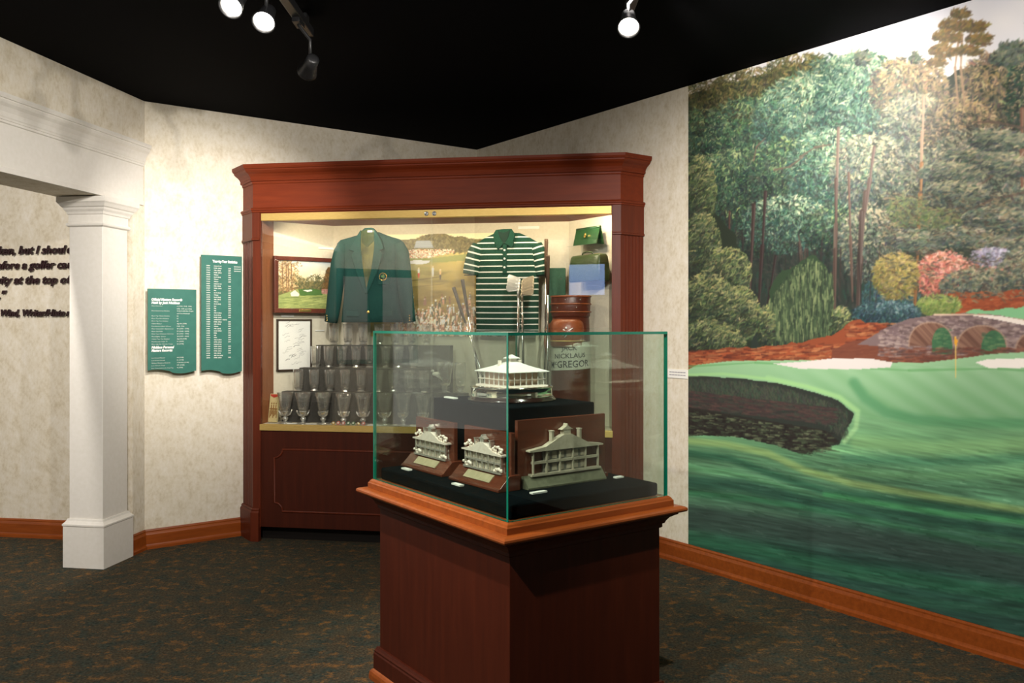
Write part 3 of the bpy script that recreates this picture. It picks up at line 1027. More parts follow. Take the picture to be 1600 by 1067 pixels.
    c.fill([(1060, 1200), (1060, 682), (1100, 680), (1150, 682), (1210, 694), (1254, 710), (1290, 702), (1330, 690), (1330, 760), (1060, 760)], (0, 0, 0), None, 0.0)
    keep = c.inside([(1040, 1200), (1040, 684), (1100, 680), (1150, 683), (1210, 695), (1254, 711), (1300, 704), (1345, 694), (1400, 720), (2100, 900), (2100, 1200)])
    c.put(keep & G, np.clip(grs, 12, 240))
    low = c.a.copy()
    for pts, w, col, al in [
            ([(1335, 598), (1352, 622), (1385, 644), (1430, 655), (1500, 661), (1620, 661)], 9, (78, 142, 96), 0.65),
            ([(1200, 590), (1262, 604), (1312, 620), (1341, 642), (1338, 668), (1320, 690)], 4, (160, 206, 146), 0.8),
            ([(1340, 690), (1450, 700), (1620, 694)], 12, (140, 186, 124), 0.6), ([(1320, 716), (1450, 722), (1620, 716)], 7, (62, 116, 88), 0.6),
            ([(1300, 736), (1450, 744), (1620, 738)], 7, (110, 164, 112), 0.5), ([(1060, 687), (1134, 694), (1200, 708), (1258, 735), (1330, 755), (1420, 770), (1620, 800)], 6, (142, 170, 104), 0.75),
            ([(1060, 706), (1140, 716), (1210, 742), (1290, 768), (1400, 782), (1620, 812)], 6, (40, 88, 66), 0.7), ([(1060, 728), (1140, 738), (1230, 764), (1330, 792), (1620, 850)], 5, (72, 126, 84), 0.55),
            ([(1060, 752), (1160, 758), (1290, 790), (1400, 804), (1620, 838)], 11, (38, 76, 64), 0.7), ([(1290, 772), (1400, 791), (1500, 805), (1620, 817)], 5, (70, 148, 92), 0.7),
            ([(1060, 768), (1180, 780), (1300, 800), (1620, 868)], 5, (52, 116, 78), 0.6), ([(1060, 806), (1200, 820), (1330, 842), (1620, 890)], 26, (56, 70, 66), 0.75),
            ([(1060, 838), (1180, 860), (1330, 892), (1620, 934)], 13, (46, 102, 74), 0.65), ([(1060, 880), (1250, 915), (1620, 985)], 22, (44, 74, 66), 0.6), ([(1350, 930), (1620, 960)], 9, (52, 104, 80), 0.5)]:
        c.soft(pts, w, col, al)
    grain = c.noise(40, 500, xn, qn, 1)
    c.a = np.clip(c.a * (1 + amt * ((grain - 0.5) * 0.35)[..., None]), 0, 1)
    c.a = np.where((keep | (G & ~c.inside(cr)))[..., None], c.a, low)
    for _ in range(1500):
        x, y = rng.uniform(1080, 1600), rng.uniform(700, 1000)
        if y > 850 + (x - 1076) * 0.3:
            continue
        v_ = rng.normal(0, 14)
        r_, c_ = to_rc(x, y)
        r_, c_ = int(np.clip(r_, 0, nz - 1)), int(np.clip(c_, 0, nu - 1))
        c.stroke(x, y, x + rng.uniform(8, 26), y + rng.uniform(1, 5), 0.8, c.a[r_, c_] * 255 + v_, 0.6)
    pts = [(1076, 586), (1130, 584), (1200, 592), (1262, 604), (1312, 621), (1338, 642)]
    c.soft(pts, 2.5, (158, 206, 140), 0.8)
    # flagstick
    c.stroke(1493, 526, 1493, 589, 0.8, (232, 196, 110), 1.0)
    c.fill([(1491, 524), (1497, 532), (1495, 541), (1491, 536)], (226, 160, 50))
    # tall open pines against the sky
    PN = [(92, 84, 66), (128, 108, 72), (168, 136, 88)]
    for x0, y0, x1, y1 in [(1498, 60, 1492, 105), (1492, 105, 1497, 165), (1503, 55, 1501, 105), (1501, 105, 1507, 165)]:
        c.stroke(x0, y0, x1, y1, 1.5, (170, 140, 112), 0.95)
    for cx, cy, rx, ry, n in [(1500, 22, 14, 8, 60), (1492, 40, 26, 8, 110), (1520, 42, 22, 8, 110), (1478, 58, 22, 9, 100), (1528, 62, 20, 8, 80), (1470, 80, 20, 10, 100), (1512, 80, 22, 8, 70), (1462, 98, 14, 6, 50)]:
        mass(cx, cy, rx, ry, PN, n, 8, 1.2, flat=-0.5, spread=0.5)
    for cx, cy, rx, ry, n in [(1585, 75, 26, 10, 140), (1570, 92, 26, 12, 140), (1345, 92, 12, 12, 60), (1640, 40, 40, 16, 160), (1428, 90, 8, 10, 30)]:
        mass(cx, cy, rx, ry, HG[:4], n, 7, 1.2, flat=-0.6, spread=0.6)
    a = c.a
    b_ = a.copy()
    b_[1:-1, 1:-1] = 0.52 * a[1:-1, 1:-1] + 0.12 * (a[:-2, 1:-1] + a[2:, 1:-1] + a[1:-1, :-2] + a[1:-1, 2:])
    c.a = b_
    return c, nu, nz, u, z


cv, nu, nz, uu, zz = paint_mural()
cols_ = [i for i in range(nu) if uu[i] < 4.56] + [i for i in range(nu) if uu[i] >= 4.56 and i % 6 == 0]
lin = cv.linear()[:, cols_]
uc = uu[cols_].copy()
uc[0], uc[-1] = U0, U1
zc = zz.copy()
zc[0], zc[-1] = Z1, Z0
PP = np.zeros((nz, len(cols_), 3))
PP[..., 0] = -0.003
PP[..., 1] = -uc[None, :]
PP[..., 2] = zc[:, None]
picture('wall_mural', PP[::-1, ::-1][::-1, ::-1], lin, 'mural', loc=room_loc, rotz=R36,
        label='huge wall mural of a golf green, creek, stone bridge and forest', cat='mural')

# small caption card beside the mural
cap = empty('caption_card', (*at(F_ROOM, 0, -2.374), 1.228), R36, 'small white caption card on the wall beside the mural edge', 'card')
obj('card', B().box(-0.006, 0, -0.086, 0.086, -0.029, 0.029), 'card', cap)
bb = B()
for zt in (0.010, -0.008):
    for i in range(6):
        bb.box(-0.0068, -0.006, 0.070 - i * 0.024 - 0.021, 0.070 - i * 0.024, zt - 0.003, zt + 0.003)
obj('printed_line', bb, 'ink_grey', cap)

# ================================================================== TEAL BOARDS ON THE BACK WALL
OFF = 0.04


def board(name, x0, x1, z0, z1, label):
    r = empty(name, (*at(F_ROOM, x0, -OFF), 0), R36, label, 'wall panel')
    w = x1 - x0
    n = 20
    bot = [(w * i / n, z0 + 0.012 * sin(2 * pi * (i / n) * 0.98 + 0.5) + (0.006 if i < n / 2 else -0.002)) for i in range(n + 1)]
    poly = bot + [(w, z1), (0, z1)]
    obj('board', B().prism(poly, -0.012, 0.0, 'y', 0, 1), ['teal', 'teal_edge'], r)
    obj('stand_off', B().box(w * 0.2, w * 0.8, 0.0, OFF - 0.0015, z0 + 0.15, z1 - 0.1), 'teal_edge', r)
    return r, w


def on_board(x, d, z):
    return (x, -0.0128 - d, z)


rb, w = board('records_board', -2.742, -2.418, 1.222, 1.797, 'shorter green records board with wavy bottom edge near the column')
T = dict(shear=0.25, bold=0.0010)
for txt_, dz, wd_ in (('Official Masters Records', 0.082, 0.205), ('Held by Jack Nicklaus', 0.104, 0.188), ('Nicklaus Personal', 0.412, 0.150), ('Masters Records:', 0.434, 0.140)):
    t = B()
    add_text(t, txt_, 0.024, 1.797 - dz, 0.024, on_board, width=wd_, **T)
    obj('heading', t, 'letter_white', rb)
rows = [('Most Victories', '6 (1963, 1965, 1966,', .118), ('', '1972, 1975 and 1986)', .137), ('Most Runner-up Finishes', '4 (tied with Ben Hogan', .152), ('', 'and Tom Weiskopf)', .170),
        ('Most Top Three Finishes', '12', .188), ('Most Top Five Finishes', '15', .206), ('Most Top Ten Finishes', '22', .224), ('Oldest Winner', 'Age 46 (1986)', .242), ('First Back-to-Back Winner', '1965, 1966', .260),
        ('Most Consecutive Appearances', '40 (1959 - 1998)', .278), ('Most Cuts Made', '37 (1960 - 2000)', .296), ('Most Years Between Victories', '23 (1963 - 1986)', .314), ('Most Eagles Career', '24 (1959 - 2000)', .332),
        ('Oldest Top Ten Finisher', 'Age 58 (1998)', .350), ('Most Rounds Under 70', '39 (2000)', .368), ('Most Sub-Par 72-hole Totals', '22 (1998)', .386),
        ('Low Round Masters', '64 (1965)', .482), ('Low Round Overall', '30 (1998)', .500), ('Widest Margin of Victory', '9 Strokes (1965)', .518), ('Low 72-hole Total', '271 (1965)', .536), ('Best Comeback in the Final Day', '4 (1986)', .554)]
t = B()
for a_, c_, dz in rows:
    zb = 1.797 - dz * 0.985 - 0.006
    if a_:
        add_text(t, a_, 0.024, zb, 0.0105, on_board, width=min(0.145, 0.0052 * len(a_)), shear=0.2, bold=0.0, res=1)
    add_text(t, c_, 0.192, zb, 0.0105, on_board, width=min(0.116, 0.0051 * len(c_)), bold=0.0002, res=1)
obj('printed_row', t, 'letter_soft', rb, kind='stuff')

rb, w = board('results_board', -2.384, -2.094, 1.208, 2.047, 'taller green results board with wavy bottom edge beside the cabinet')
t = B()
add_text(t, 'Year-by-Year Statistics', 0.078, 2.047 - 0.052, 0.026, on_board, width=0.178, bold=0.0012)
obj('heading', t, 'letter_white', rb)
res = ['missed cut', '13th (tie)', '7th (tie)', '15th (tie)', 'Winner', '2nd (tie)', 'Winner', 'Winner', 'missed cut', '5th (tie)', '24th (tie)', '8th', '2nd (tie)', 'Winner', '3rd (tie)', '4th (tie)', 'Winner', '3rd (tie)', '2nd', '7th', '4th',
       '33rd (tie)', '2nd (tie)', '15th (tie)', 'withdrew - injury', '18th (tie)', '6th (tie)', 'Winner', '7th (tie)', '21st (tie)', '18th', '6th', '35th', '42nd (tie)', '27th (tie)', 'missed cut', '35th (tie)', '41st (tie)', '39th (tie)', '6th (tie)', 'did not play', '54th (tie)']
scr = ['', '293', '287', '291', '286', '282', '271', '288', '', '281', '291', '284', '281', '286', '285', '281', '276', '282', '277', '281', '281', '291', '282', '290', '', '286', '284', '279', '289', '295', '290', '285', '289', '291', '290', '', '291', '294', '293', '283', '', '302']
t = B()
for i in range(42):
    zb = 2.047 - 0.080 - i * 0.01605
    add_text(t, str(1959 + i), 0.036, zb, 0.0105, on_board, width=0.026, bold=0.0006, res=1)
    add_text(t, res[i], 0.088, zb, 0.0105, on_board, width=0.0055 * len(res[i]), bold=0.0005, res=1)
    if scr[i]:
        add_text(t, scr[i], 0.190, zb, 0.0105, on_board, width=0.020, bold=0.0006, res=1)
    if i < 3:
        add_text(t, '(amateur)', 0.232, zb, 0.0105, on_board, width=0.050, bold=0.0004, res=1)
obj('printed_row', t, 'letter_soft', rb, kind='stuff')

# long green board with two text sheets farther along the left wall (it shows in the cabinet glass)
lb = empty('long_green_board', (*ANG[0], 0), ANG[1], 'green board with two pale text sheets on the angled wall beside the camera', 'wall panel')
obj('board', B().box(0.02, 0.98, 0.0015, 0.02, 1.10, 2.185), 'teal', lb)
obj('text_sheet', B().box(0.09, 0.37, 0.02, 0.024, 1.15, 2.095), 'sheet_grey', lb)
obj('text_sheet', B().box(0.55, 0.91, 0.02, 0.024, 1.15, 2.095), 'sheet_grey', lb)
sc_ = empty('wall_screen', (-1.62, -3.6, 0), 0, 'lit blue-white screen high on the wall behind the camera', 'screen')
obj('casing', B().box(-0.38, 0.38, 0, 0.06, 2.05, 2.66), 'black', sc_)
obj('display', B().box(-0.325, 0.325, 0.06, 0.064, 2.08, 2.63), 'screen_blue', sc_)

# ================================================================== QUOTE ON THE ALCOVE WALL
ql = empty('wall_quotation', (*at(F_LEFT, 0, 0.17), 0), R9, 'raised dark maroon italic lettering on the wallpapered alcove wall', 'lettering')


def q_place(x, d, z):
    return (x, -0.016 - d, z)


kw = dict(shear=0.28, bold=0.0022, extrude=0.006, res=2)
for pre, mid, suf, x0, x1, zb, sz in [('bro', 'ken, but I shoul', 'd', -1.268, -0.712, 2.064, 0.082), ('b', 'efore a golfer ca', 'n', -1.272, -0.712, 1.956, 0.082), ('gra', 'vity at the top o', 'f', -1.276, -0.712, 1.848, 0.082),
                                      ('', '.', '', -1.262, -1.245, 1.738, 0.082), ('', '"', '', -1.232, -1.192, 1.738, 0.082), ('', 'Wind, Writer/Histo', 'rian', -1.240, -0.722, 1.612, 0.068)]:
    t = B()
    add_text(t, mid, x0, zb, sz, q_place, width=x1 - x0, **kw)
    if pre:
        add_text(t, pre, x0 - 0.008, zb, sz, q_place, width=0.040 * len(pre), align='r', **kw)
    if suf:
        add_text(t, suf, x1 + 0.006, zb, sz, q_place, width=0.036 * len(suf), **kw)
    obj('text_line', t, 'letter_dark', ql)

# ================================================================== WALL CABINET
S = 2.615
CR = empty('display_cabinet', (*CAB, 0), R9, 'large cherry wood display cabinet with glass doors built across the room corner', 'cabinet')
k7 = 0.7071
PATH = [(-0.150, 0.150), (0, 0), (S, 0), (S + 0.150, 0.150)]
corn = [(-0.03, 2.555), (0.004, 2.555), (0.008, 2.562), (0.008, 2.572), (0.018, 2.575), (0.022, 2.585), (0.020, 2.592), (0.026, 2.606), (0.040, 2.622), (0.058, 2.634),
        (0.068, 2.644), (0.068, 2.652), (0.076, 2.656), (0.082, 2.668), (0.082, 2.685), (-0.03, 2.685)]
obj('cornice', B().sweep(PATH, corn), 'cherry', CR)
obj('frieze', B().sweep(PATH, [(-0.03, 2.345), (0, 2.345), (0, 2.560), (-0.03, 2.560)]), 'cherry', CR)
obj('frieze_moulding', B().sweep(PATH, [(-0.02, 2.350), (0.006, 2.350), (0.012, 2.354), (0.012, 2.362), (0.018, 2.366), (0.020, 2.374), (0.014, 2.382), (0.004, 2.386), (-0.02, 2.386)]), 'cherry', CR)
obj('top_board', B().prism([(-0.150, 0.150), (0, 0), (S, 0), (S + 0.150, 0.150), (S * 0.5 + 0.9, 0.56), (S * 0.5 - 0.9, 0.56)], 2.66, 2.684), 'cherry', CR)


def fluted(p0, p1, back, nfl=5):
    """plan polygon from p0 to p1 with half-round flutes, closed through the back points"""
    dx, dy = p1[0] - p0[0], p1[1] - p0[1]
    l = sqrt(dx * dx + dy * dy)
    tx, ty = dx / l, dy / l
    nx, ny = ty, -tx
    m_, wf = 0.035, 0.014
    gap = (l - 2 * m_ - wf * nfl) / max(1, nfl - 1)
    pts = [p0]
    for i in range(nfl):
        a = m_ + i * (wf + gap)
        for k in range(5):
            q = pi * k / 4
            pts.append((p0[0] + tx * (a + wf / 2 - cos(q) * wf / 2) - nx * sin(q) * 0.008, p0[1] + ty * (a + wf / 2 - cos(q) * wf / 2) - ny * sin(q) * 0.008))
    pts.append(p1)
    return pts + back


for side in (0, 1):
    if side == 0:
        fl = fluted((-0.150, 0.150), (0, 0), [(0.058, 0), (0.058, 0.03), (0.02, 0.05), (-0.12, 0.19)])
        pp = [(-0.150, 0.150), (0, 0), (0.052, 0)]
    else:
        fl = fluted((S, 0), (S + 0.150, 0.150), [(S + 0.12, 0.19), (S - 0.02, 0.05), (S - 0.058, 0.03), (S - 0.058, 0)])
        pp = [(S - 0.052, 0), (S, 0), (S + 0.150, 0.150)]
    p = obj('pilaster', B().prism(fl, 0.10, 2.35), 'cherry_v', CR)
    obj('plinth_block', B().sweep(pp, [(-0.02, 0), (0.022, 0), (0.022, 0.205), (0.018, 0.212), (0.012, 0.218), (0.014, 0.226), (0.006, 0.236), (-0.02, 0.236)]), 'cherry_v', p)
    obj('capital_block', B().sweep(pp, [(-0.02, 2.150), (0.004, 2.150), (0.012, 2.154), (0.012, 2.164), (0.006, 2.170), (0.006, 2.355), (-0.02, 2.355)]), 'cherry_v', p)

obj('lower_panel', B().box(0.05, S - 0.05, 0.008, 0.03, 0.103, 0.80), 'cherry_panel', CR)
x0, x1, z0, z1, r_ = 0.160, S - 0.160, 0.217, 0.661, 0.062
# rectangle with concave quarter-round corners
loop = []
for cx_, cz_, s0, s1 in [(x0, z1, -pi / 2, 0), (x1, z1, -pi, -pi / 2), (x1, z0, pi / 2, pi), (x0, z0, 0, pi / 2)]:
    for k in range(7):
        q = s0 + (s1 - s0) * k / 6
        loop.append((cx_ + r_ * cos(q), 0.007, cz_ + r_ * sin(q)))
obj('panel_moulding', B().tube(loop, 0.008, 6, closed=True), 'cherry_v', CR)
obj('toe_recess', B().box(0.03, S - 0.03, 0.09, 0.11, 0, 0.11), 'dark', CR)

# inside
BL, BR_, G1, G2 = 0.06, S - 0.06, 0.21, 0.545
PL = (BL + G2 - G1, G2)
PR = (BR_ - (G2 - G1), G2)
FZ, CZ = 0.838, 2.312
plan = [(BL, 0.02), (BR_, 0.02), (BR_, G1), PR, PL, (BL, G1)]
obj('floor_board', B().prism(plan, FZ - 0.04, FZ - 0.0012), 'case_cream', CR)
obj('inner_ceiling', B().prism(plan, CZ, CZ + 0.03), 'cherry', CR)
obj('back_panel', B().box(PL[0] - 0.02, PR[0] + 0.02, G2, G2 + 0.015, FZ, CZ), 'case_cream', CR)
obj('angled_panel', B().prism([(BL, G1), PL, (PL[0] - 0.01, PL[1] + 0.01), (BL - 0.01, G1 + 0.01)], FZ, CZ), 'case_cream', CR)
obj('angled_panel', B().prism([(BR_, G1), PR, (PR[0] + 0.01, PR[1] + 0.01), (BR_ + 0.01, G1 + 0.01)], FZ, CZ), 'case_cream', CR)
obj('jamb', B().box(BL - 0.02, BL, 0.03, G1, FZ, CZ), 'cherry_lit_jamb', CR)
obj('jamb', B().box(BR_, BR_ + 0.02, 0.03, G1, FZ, CZ), 'cherry_lit_jamb', CR)
obj('top_rail', B().box(BL, BR_, 0.002, 0.045, 2.293, 2.348), 'brass', CR, bevel=0.002)
obj('sill_rail', B().box(0.052, S - 0.052, -0.004, 0.034, 0.793, 0.8372), 'brass', CR, bevel=0.002)
MIDX = S / 2
for a_, c_, g in ((BL, MIDX + 0.012, 0.014), (MIDX - 0.004, BR_, 0.026)):
    d = obj('glass_door', B().box(a_, c_, g, g + 0.005, 0.838, 2.335), 'door_glass', CR)
for sx in (MIDX - 0.028, MIDX + 0.028):
    d = obj('finger_pull', B().lathe([(0.014, 0), (0.016, 0.004), (0.010, 0.005), (0.010, 0.001)], 16), 'steel', CR, loc=(sx, 0.001, 2.318), rot=(pi / 2, 0, 0))
for s_ in (0.40, 0.80, 1.25, 1.70, 2.10, 2.42):
    p = obj('puck_light', B().lathe([(0.034, 0.0), (0.034, -0.010), (0.028, -0.012)], 16), 'brass', CR, loc=(s_, 0.075, CZ + 0.011))
    obj('lens', B().lathe([(0.001, -0.0135), (0.026, -0.0135), (0.026, -0.012)], 14), 'puck', p)
    l = bpy.data.lights.new('puck_lamp', 'SPOT')
    l.energy = 5.0 if s_ < 1.9 else 6.5
    l.color = (1.0, 0.84, 0.58)
    l.spot_size = radians(172)
    l.spot_blend = 0.6
    l.shadow_soft_size = 0.026
    lo = bpy.data.objects.new('puck_lamp', l)
    COL.objects.link(lo)
    lo.parent = CR
    lo.location = (s_, 0.075, CZ - 0.006)
    lo.rotation_euler = (radians(42), 0, 0)

# ------------------------------------------------------------------ tiered riser and glassware
ris = empty('tiered_riser', cabp(0, 0, FZ), R9, 'dark grey three-step riser under the rows of glasses', 'riser')
TZ = (1.062, 1.232, 1.398)
obj('lower_tier', B().box(0.150, 1.53, 0.150, 0.235, 0, TZ[0] - FZ - 0.0012), 'riser', ris, bevel=0.002)
obj('middle_tier', B().box(0.250, 1.235, 0.235, 0.320, 0, TZ[1] - FZ - 0.0012), 'riser', ris, bevel=0.002)
obj('upper_tier', B().box(0.345, 1.372, 0.320, 0.420, 0, TZ[2] - FZ - 0.0012), 'riser', ris, bevel=0.002)


def tumbler(h, r0, r1):
    e = empty('highball_glass', (0, 0, 0))
    bowl = B()
    bowl.lathe([(r0 * 0.98, h * 0.20), (r0 * 1.06, h * 0.4), (r1 * 0.97, h * 0.75), (r1, h), (r1 - 0.0015, h), (r1 * 0.94, h * 0.75), (r0 * 0.98, h * 0.4), (r0 * 0.86, h * 0.24), (0.0005, h * 0.21)], 20)
    obj('bowl', bowl, 'tumbler', e)
    base = B()
    base.lathe([(r0 * 0.80, 0), (r0 * 0.98, 0.004), (r0 * 0.72, h * 0.08), (r0 * 0.70, h * 0.10), (r0 * 0.97, h * 0.19), (r0 * 0.5, h * 0.205), (0.0005, h * 0.15)], 10, smooth=False)
    obj('base', base, 'crystal', e)
    return e


def goblet(h, r1):
    e = empty('footed_goblet', (0, 0, 0))
    b_ = B().lathe([(0.016, h * 0.34), (r1 * 0.58, h * 0.42), (r1 * 0.70, h * 0.55), (r1 * 0.86, h * 0.8), (r1, h), (r1 - 0.002, h), (r1 * 0.83, h * 0.8), (r1 * 0.66, h * 0.56), (r1 * 0.52, h * 0.45), (0.0005, h * 0.38)], 22)
    obj('bowl', b_, 'tumbler', e)
    st = B().lathe([(0.009, 0.010), (0.012, h * 0.08), (0.022, h * 0.14), (0.023, h * 0.17), (0.012, h * 0.22), (0.018, h * 0.25), (0.030, h * 0.32), (r1 * 0.60, h * 0.385), (r1 * 0.64, h * 0.41), (0.03, h * 0.36), (0.0005, h * 0.33)], 12)
    for k in range(4):
        a_ = k * pi / 2 + 0.4
        st.tube([(0.016 * cos(a_), 0.016 * sin(a_), h * 0.24), (0.034 * cos(a_), 0.034 * sin(a_), h * 0.30), (r1 * 0.76 * cos(a_), r1 * 0.76 * sin(a_), h * 0.38), (r1 * 0.80 * cos(a_), r1 * 0.80 * sin(a_), h * 0.43)], [0.006, 0.008, 0.006, 0.003], 6)
    obj('stem', st, 'crystal', e)
    obj('foot', B().lathe([(r1 * 0.82, 0), (r1 * 0.84, 0.004), (r1 * 0.5, 0.010), (0.010, 0.016)], 16), 'crystal', e)
    return e


def row(proto, xs, g, z, labels, group):
    ordn = ['first', 'second', 'third', 'fourth', 'fifth', 'sixth', 'seventh', 'eighth', 'ninth']
    for i, s_ in enumerate(xs):
        o = copy_tree(proto)
        o.location = cabp(s_, g, z)
        o.rotation_euler = (0, 0, R9 + 0.35 * i)
        tag(o, labels.replace('#', ordn[i]), 'glass', group)


def drop(o):
    for c_ in list(o.children):
        drop(c_)
    bpy.data.objects.remove(o)


pt = tumbler(0.158, 0.033, 0.038)
row(pt, [0.467, 0.577, 0.697, 0.821, 0.944, 1.071, 1.183], 0.370, TZ[2], 'clear highball glass, # from the left on the riser top step', 'highball glasses on the top step')
row(pt, [0.362, 0.462, 0.566, 0.674, 0.777, 0.899, 0.996, 1.111], 0.278, TZ[1], 'clear highball glass, # from the left on the middle riser step', 'highball glasses on the middle step')
row(pt, [0.261, 0.384, 0.502, 0.619, 0.740, 0.870, 0.984, 1.099, 1.212], 0.193, TZ[0], 'clear highball glass, # from the left on the lower riser step', 'highball glasses on the lower step')
drop(pt)
pg = goblet(0.222, 0.058)
row(pg, [0.206, 0.342, 0.494, 0.648, 0.792, 0.952, 1.088, 1.232], 0.088, FZ, 'flared crystal goblet, # from the left on the cabinet floor', 'goblets on the cabinet floor')
drop(pg)

vz = empty('crystal_vase', cabp(1.362, 0.193, TZ[0]), R9, 'flared crystal vase with a silver bird on its side', 'vase')
h = 0.218
obj('bowl', B().lathe([(0.020, h * 0.22), (0.042, h * 0.32), (0.046, h * 0.5), (0.055, h * 0.8), (0.068, h), (0.066, h), (0.052, h * 0.8), (0.043, h * 0.5), (0.0005, h * 0.28)], 22), 'tumbler', vz)
obj('stem', B().lathe([(0.040, 0), (0.042, 0.006), (0.016, 0.018), (0.024, 0.034), (0.015, 0.044), (0.036, h * 0.26), (0.044, h * 0.33), (0.0005, h * 0.24)], 9, smooth=False), 'crystal', vz)
bird = B().ball((-0.058, -0.015, h * 0.62), 0.020, 10, sx=1.5, sz=0.8)
bird.ball((-0.082, -0.015, h * 0.72), 0.011, 8)
bird.tube([(-0.050, -0.015, h * 0.58), (-0.030, -0.012, h * 0.50), (-0.012, -0.010, h * 0.40)], [0.013, 0.008, 0.002], 7)
bird.tube([(-0.091, -0.015, h * 0.72), (-0.102, -0.015, h * 0.70)], [0.004, 0.001], 6)
obj('bird', bird, 'silver_bright', vz, label='silver bird ornament')
dec = empty('tall_crystal_glass', cabp(1.478, 0.193, TZ[0]), R9, 'tall crystal glass standing right of the vase', 'glass')
obj('bowl', B().lathe([(0.030, h * 0.2), (0.040, h * 0.4), (0.043, h * 0.7), (0.040, h), (0.038, h), (0.041, h * 0.7), (0.037, h * 0.4), (0.0005, h * 0.23)], 20), 'tumbler', dec)
obj('base', B().lathe([(0.036, 0), (0.038, 0.005), (0.016, 0.014), (0.018, h * 0.10), (0.034, h * 0.21), (0.0005, h * 0.16)], 9, smooth=False), 'crystal', dec)


# ------------------------------------------------------------------ pictures in the cabinet
def small_canvas(w, h, seed):
    X, Y = np.meshgrid(np.arange(w) + 0.5, np.arange(h) + 0.5)
    c = Canvas(X.astype(float), Y.astype(float), seed)
    c.setup_grid(lambda x, y: (y, x))
    return c


def grid_xz(x0, x1, z1, z0, w, h, y):
    P = np.zeros((h, w, 3))
    P[..., 0] = np.linspace(x0, x1, w)[None, :]
    P[..., 1] = y
    P[..., 2] = np.linspace(z1, z0, h)[:, None]
    return P


# landscape painting on the left angled panel; its x runs along the panel
def lpan(t_, off):
    off += 0.0015
    return (BL + k7 * t_ + k7 * off, G1 + k7 * t_ - k7 * off)


x_, y_ = lpan(0, 0)
FP = empty('framed_landscape', cabp(x_, y_, 0), R36, 'mahogany framed golf course landscape painting on the left cabinet panel', 'picture')
fx0, fx1, fz0, fz1 = -0.020, 0.470, 1.636, 2.055
fo, fi = -0.075, -0.062
obj('frame', B().box(fx0, fx1, -0.075, -0.03, fz1 - 0.030, fz1).box(fx0, fx1, -0.075, -0.03, fz0, fz0 + 0.034)
    .box(fx0, fx0 + 0.030, -0.075, -0.03, fz0 + 0.034, fz1 - 0.030).box(fx1 - 0.030, fx1, -0.075, -0.03, fz0 + 0.034, fz1 - 0.030), 'frame_wood', FP, bevel=0.003)
obj('backing', B().box(0.05, fx1 - 0.02, -0.050, 0.0, fz0 + 0.02, fz1 - 0.02), 'frame_wood', FP)
c = small_canvas(150, 124, 3)
X, Y = c.X, c.Y
g = np.clip(Y / 55, 0, 1)[..., None]
c.a = (np.array([206, 214, 218]) * (1 - g) + np.array([252, 226, 168]) * g) / 255
k = c.noise(5, 6, octaves=3)
c.put(k > 0.56, (252, 240, 214), 0.7)
rng = c.rng
c.fill([(0, 70), (60, 55), (100, 52), (150, 48), (150, 90), (0, 100)], (110, 104, 62))
for _ in range(900):
    x = rng.uniform(0, 150)
    y = rng.uniform(42 + 14 * sin(x / 9.0) * 0.4, 78)
    c.stroke(x, y, x + rng.normal(0, 3), y - rng.uniform(2, 6), 1.2, rng.choice([[92, 94, 62], [124, 116, 76], [158, 138, 92], [76, 82, 58]]), 0.8)
for _ in range(700):
    x, y = rng.normal(24, 15), rng.uniform(2, 80)
    c.stroke(x, y, x + rng.normal(0, 4), y + rng.normal(0, 3), 1.3, rng.choice([[186, 146, 96], [140, 108, 70], [214, 178, 124], [108, 90, 64], [232, 206, 160]]), 0.75)
for x in (12, 22, 27, 36):
    c.stroke(x, 10, x + 2, 84, 1.1, (120, 76, 50), 0.9)
for _ in range(600):
    x, y = rng.normal(138, 9), rng.uniform(14, 80)
    if abs(x - 138) < (y - 8) * 0.4:
        c.stroke(x, y, x + rng.normal(0, 3), y + 3, 1.4, rng.choice([[116, 84, 48], [150, 112, 62], [84, 66, 44]]), 0.8)
c.fill([(0, 92), (50, 74), (100, 72), (150, 84), (150, 124), (0, 124)], (158, 168, 100))
c.fill([(55, 74), (90, 71), (130, 76), (120, 88), (60, 90)], (78, 116, 56))
c.fill([(66, 76), (90, 74), (94, 77), (80, 80)], (240, 236, 226))
c.fill([(34, 84), (46, 76), (58, 86), (56, 92), (36, 92)], (226, 220, 208))
for _ in range(90):
    x, y = rng.uniform(118, 142), rng.uniform(72, 84)
    c.stroke(x, y, x + 3, y, 1.3, rng.choice([[200, 140, 130], [170, 100, 96], [222, 180, 168]]), 0.8)
for _ in range(260):
    x, y = rng.uniform(0, 150), rng.uniform(92, 124)
    c.stroke(x, y, x + rng.uniform(10, 30), y - rng.uniform(0, 3), 1.3, rng.choice([[196, 200, 124], [140, 152, 86], [174, 184, 112], [110, 128, 74]]), 0.5)
picture('canvas', grid_xz(fx0 + 0.028, fx1 - 0.028, fz1 - 0.028, fz0 + 0.032, 150, 124, -0.060), c.linear(), 'print', FP)
obj('brass_plate', B().box(0.165, 0.262, -0.079, -0.075, fz0 + 0.008, fz0 + 0.027), 'gold', FP, bevel=0.004)

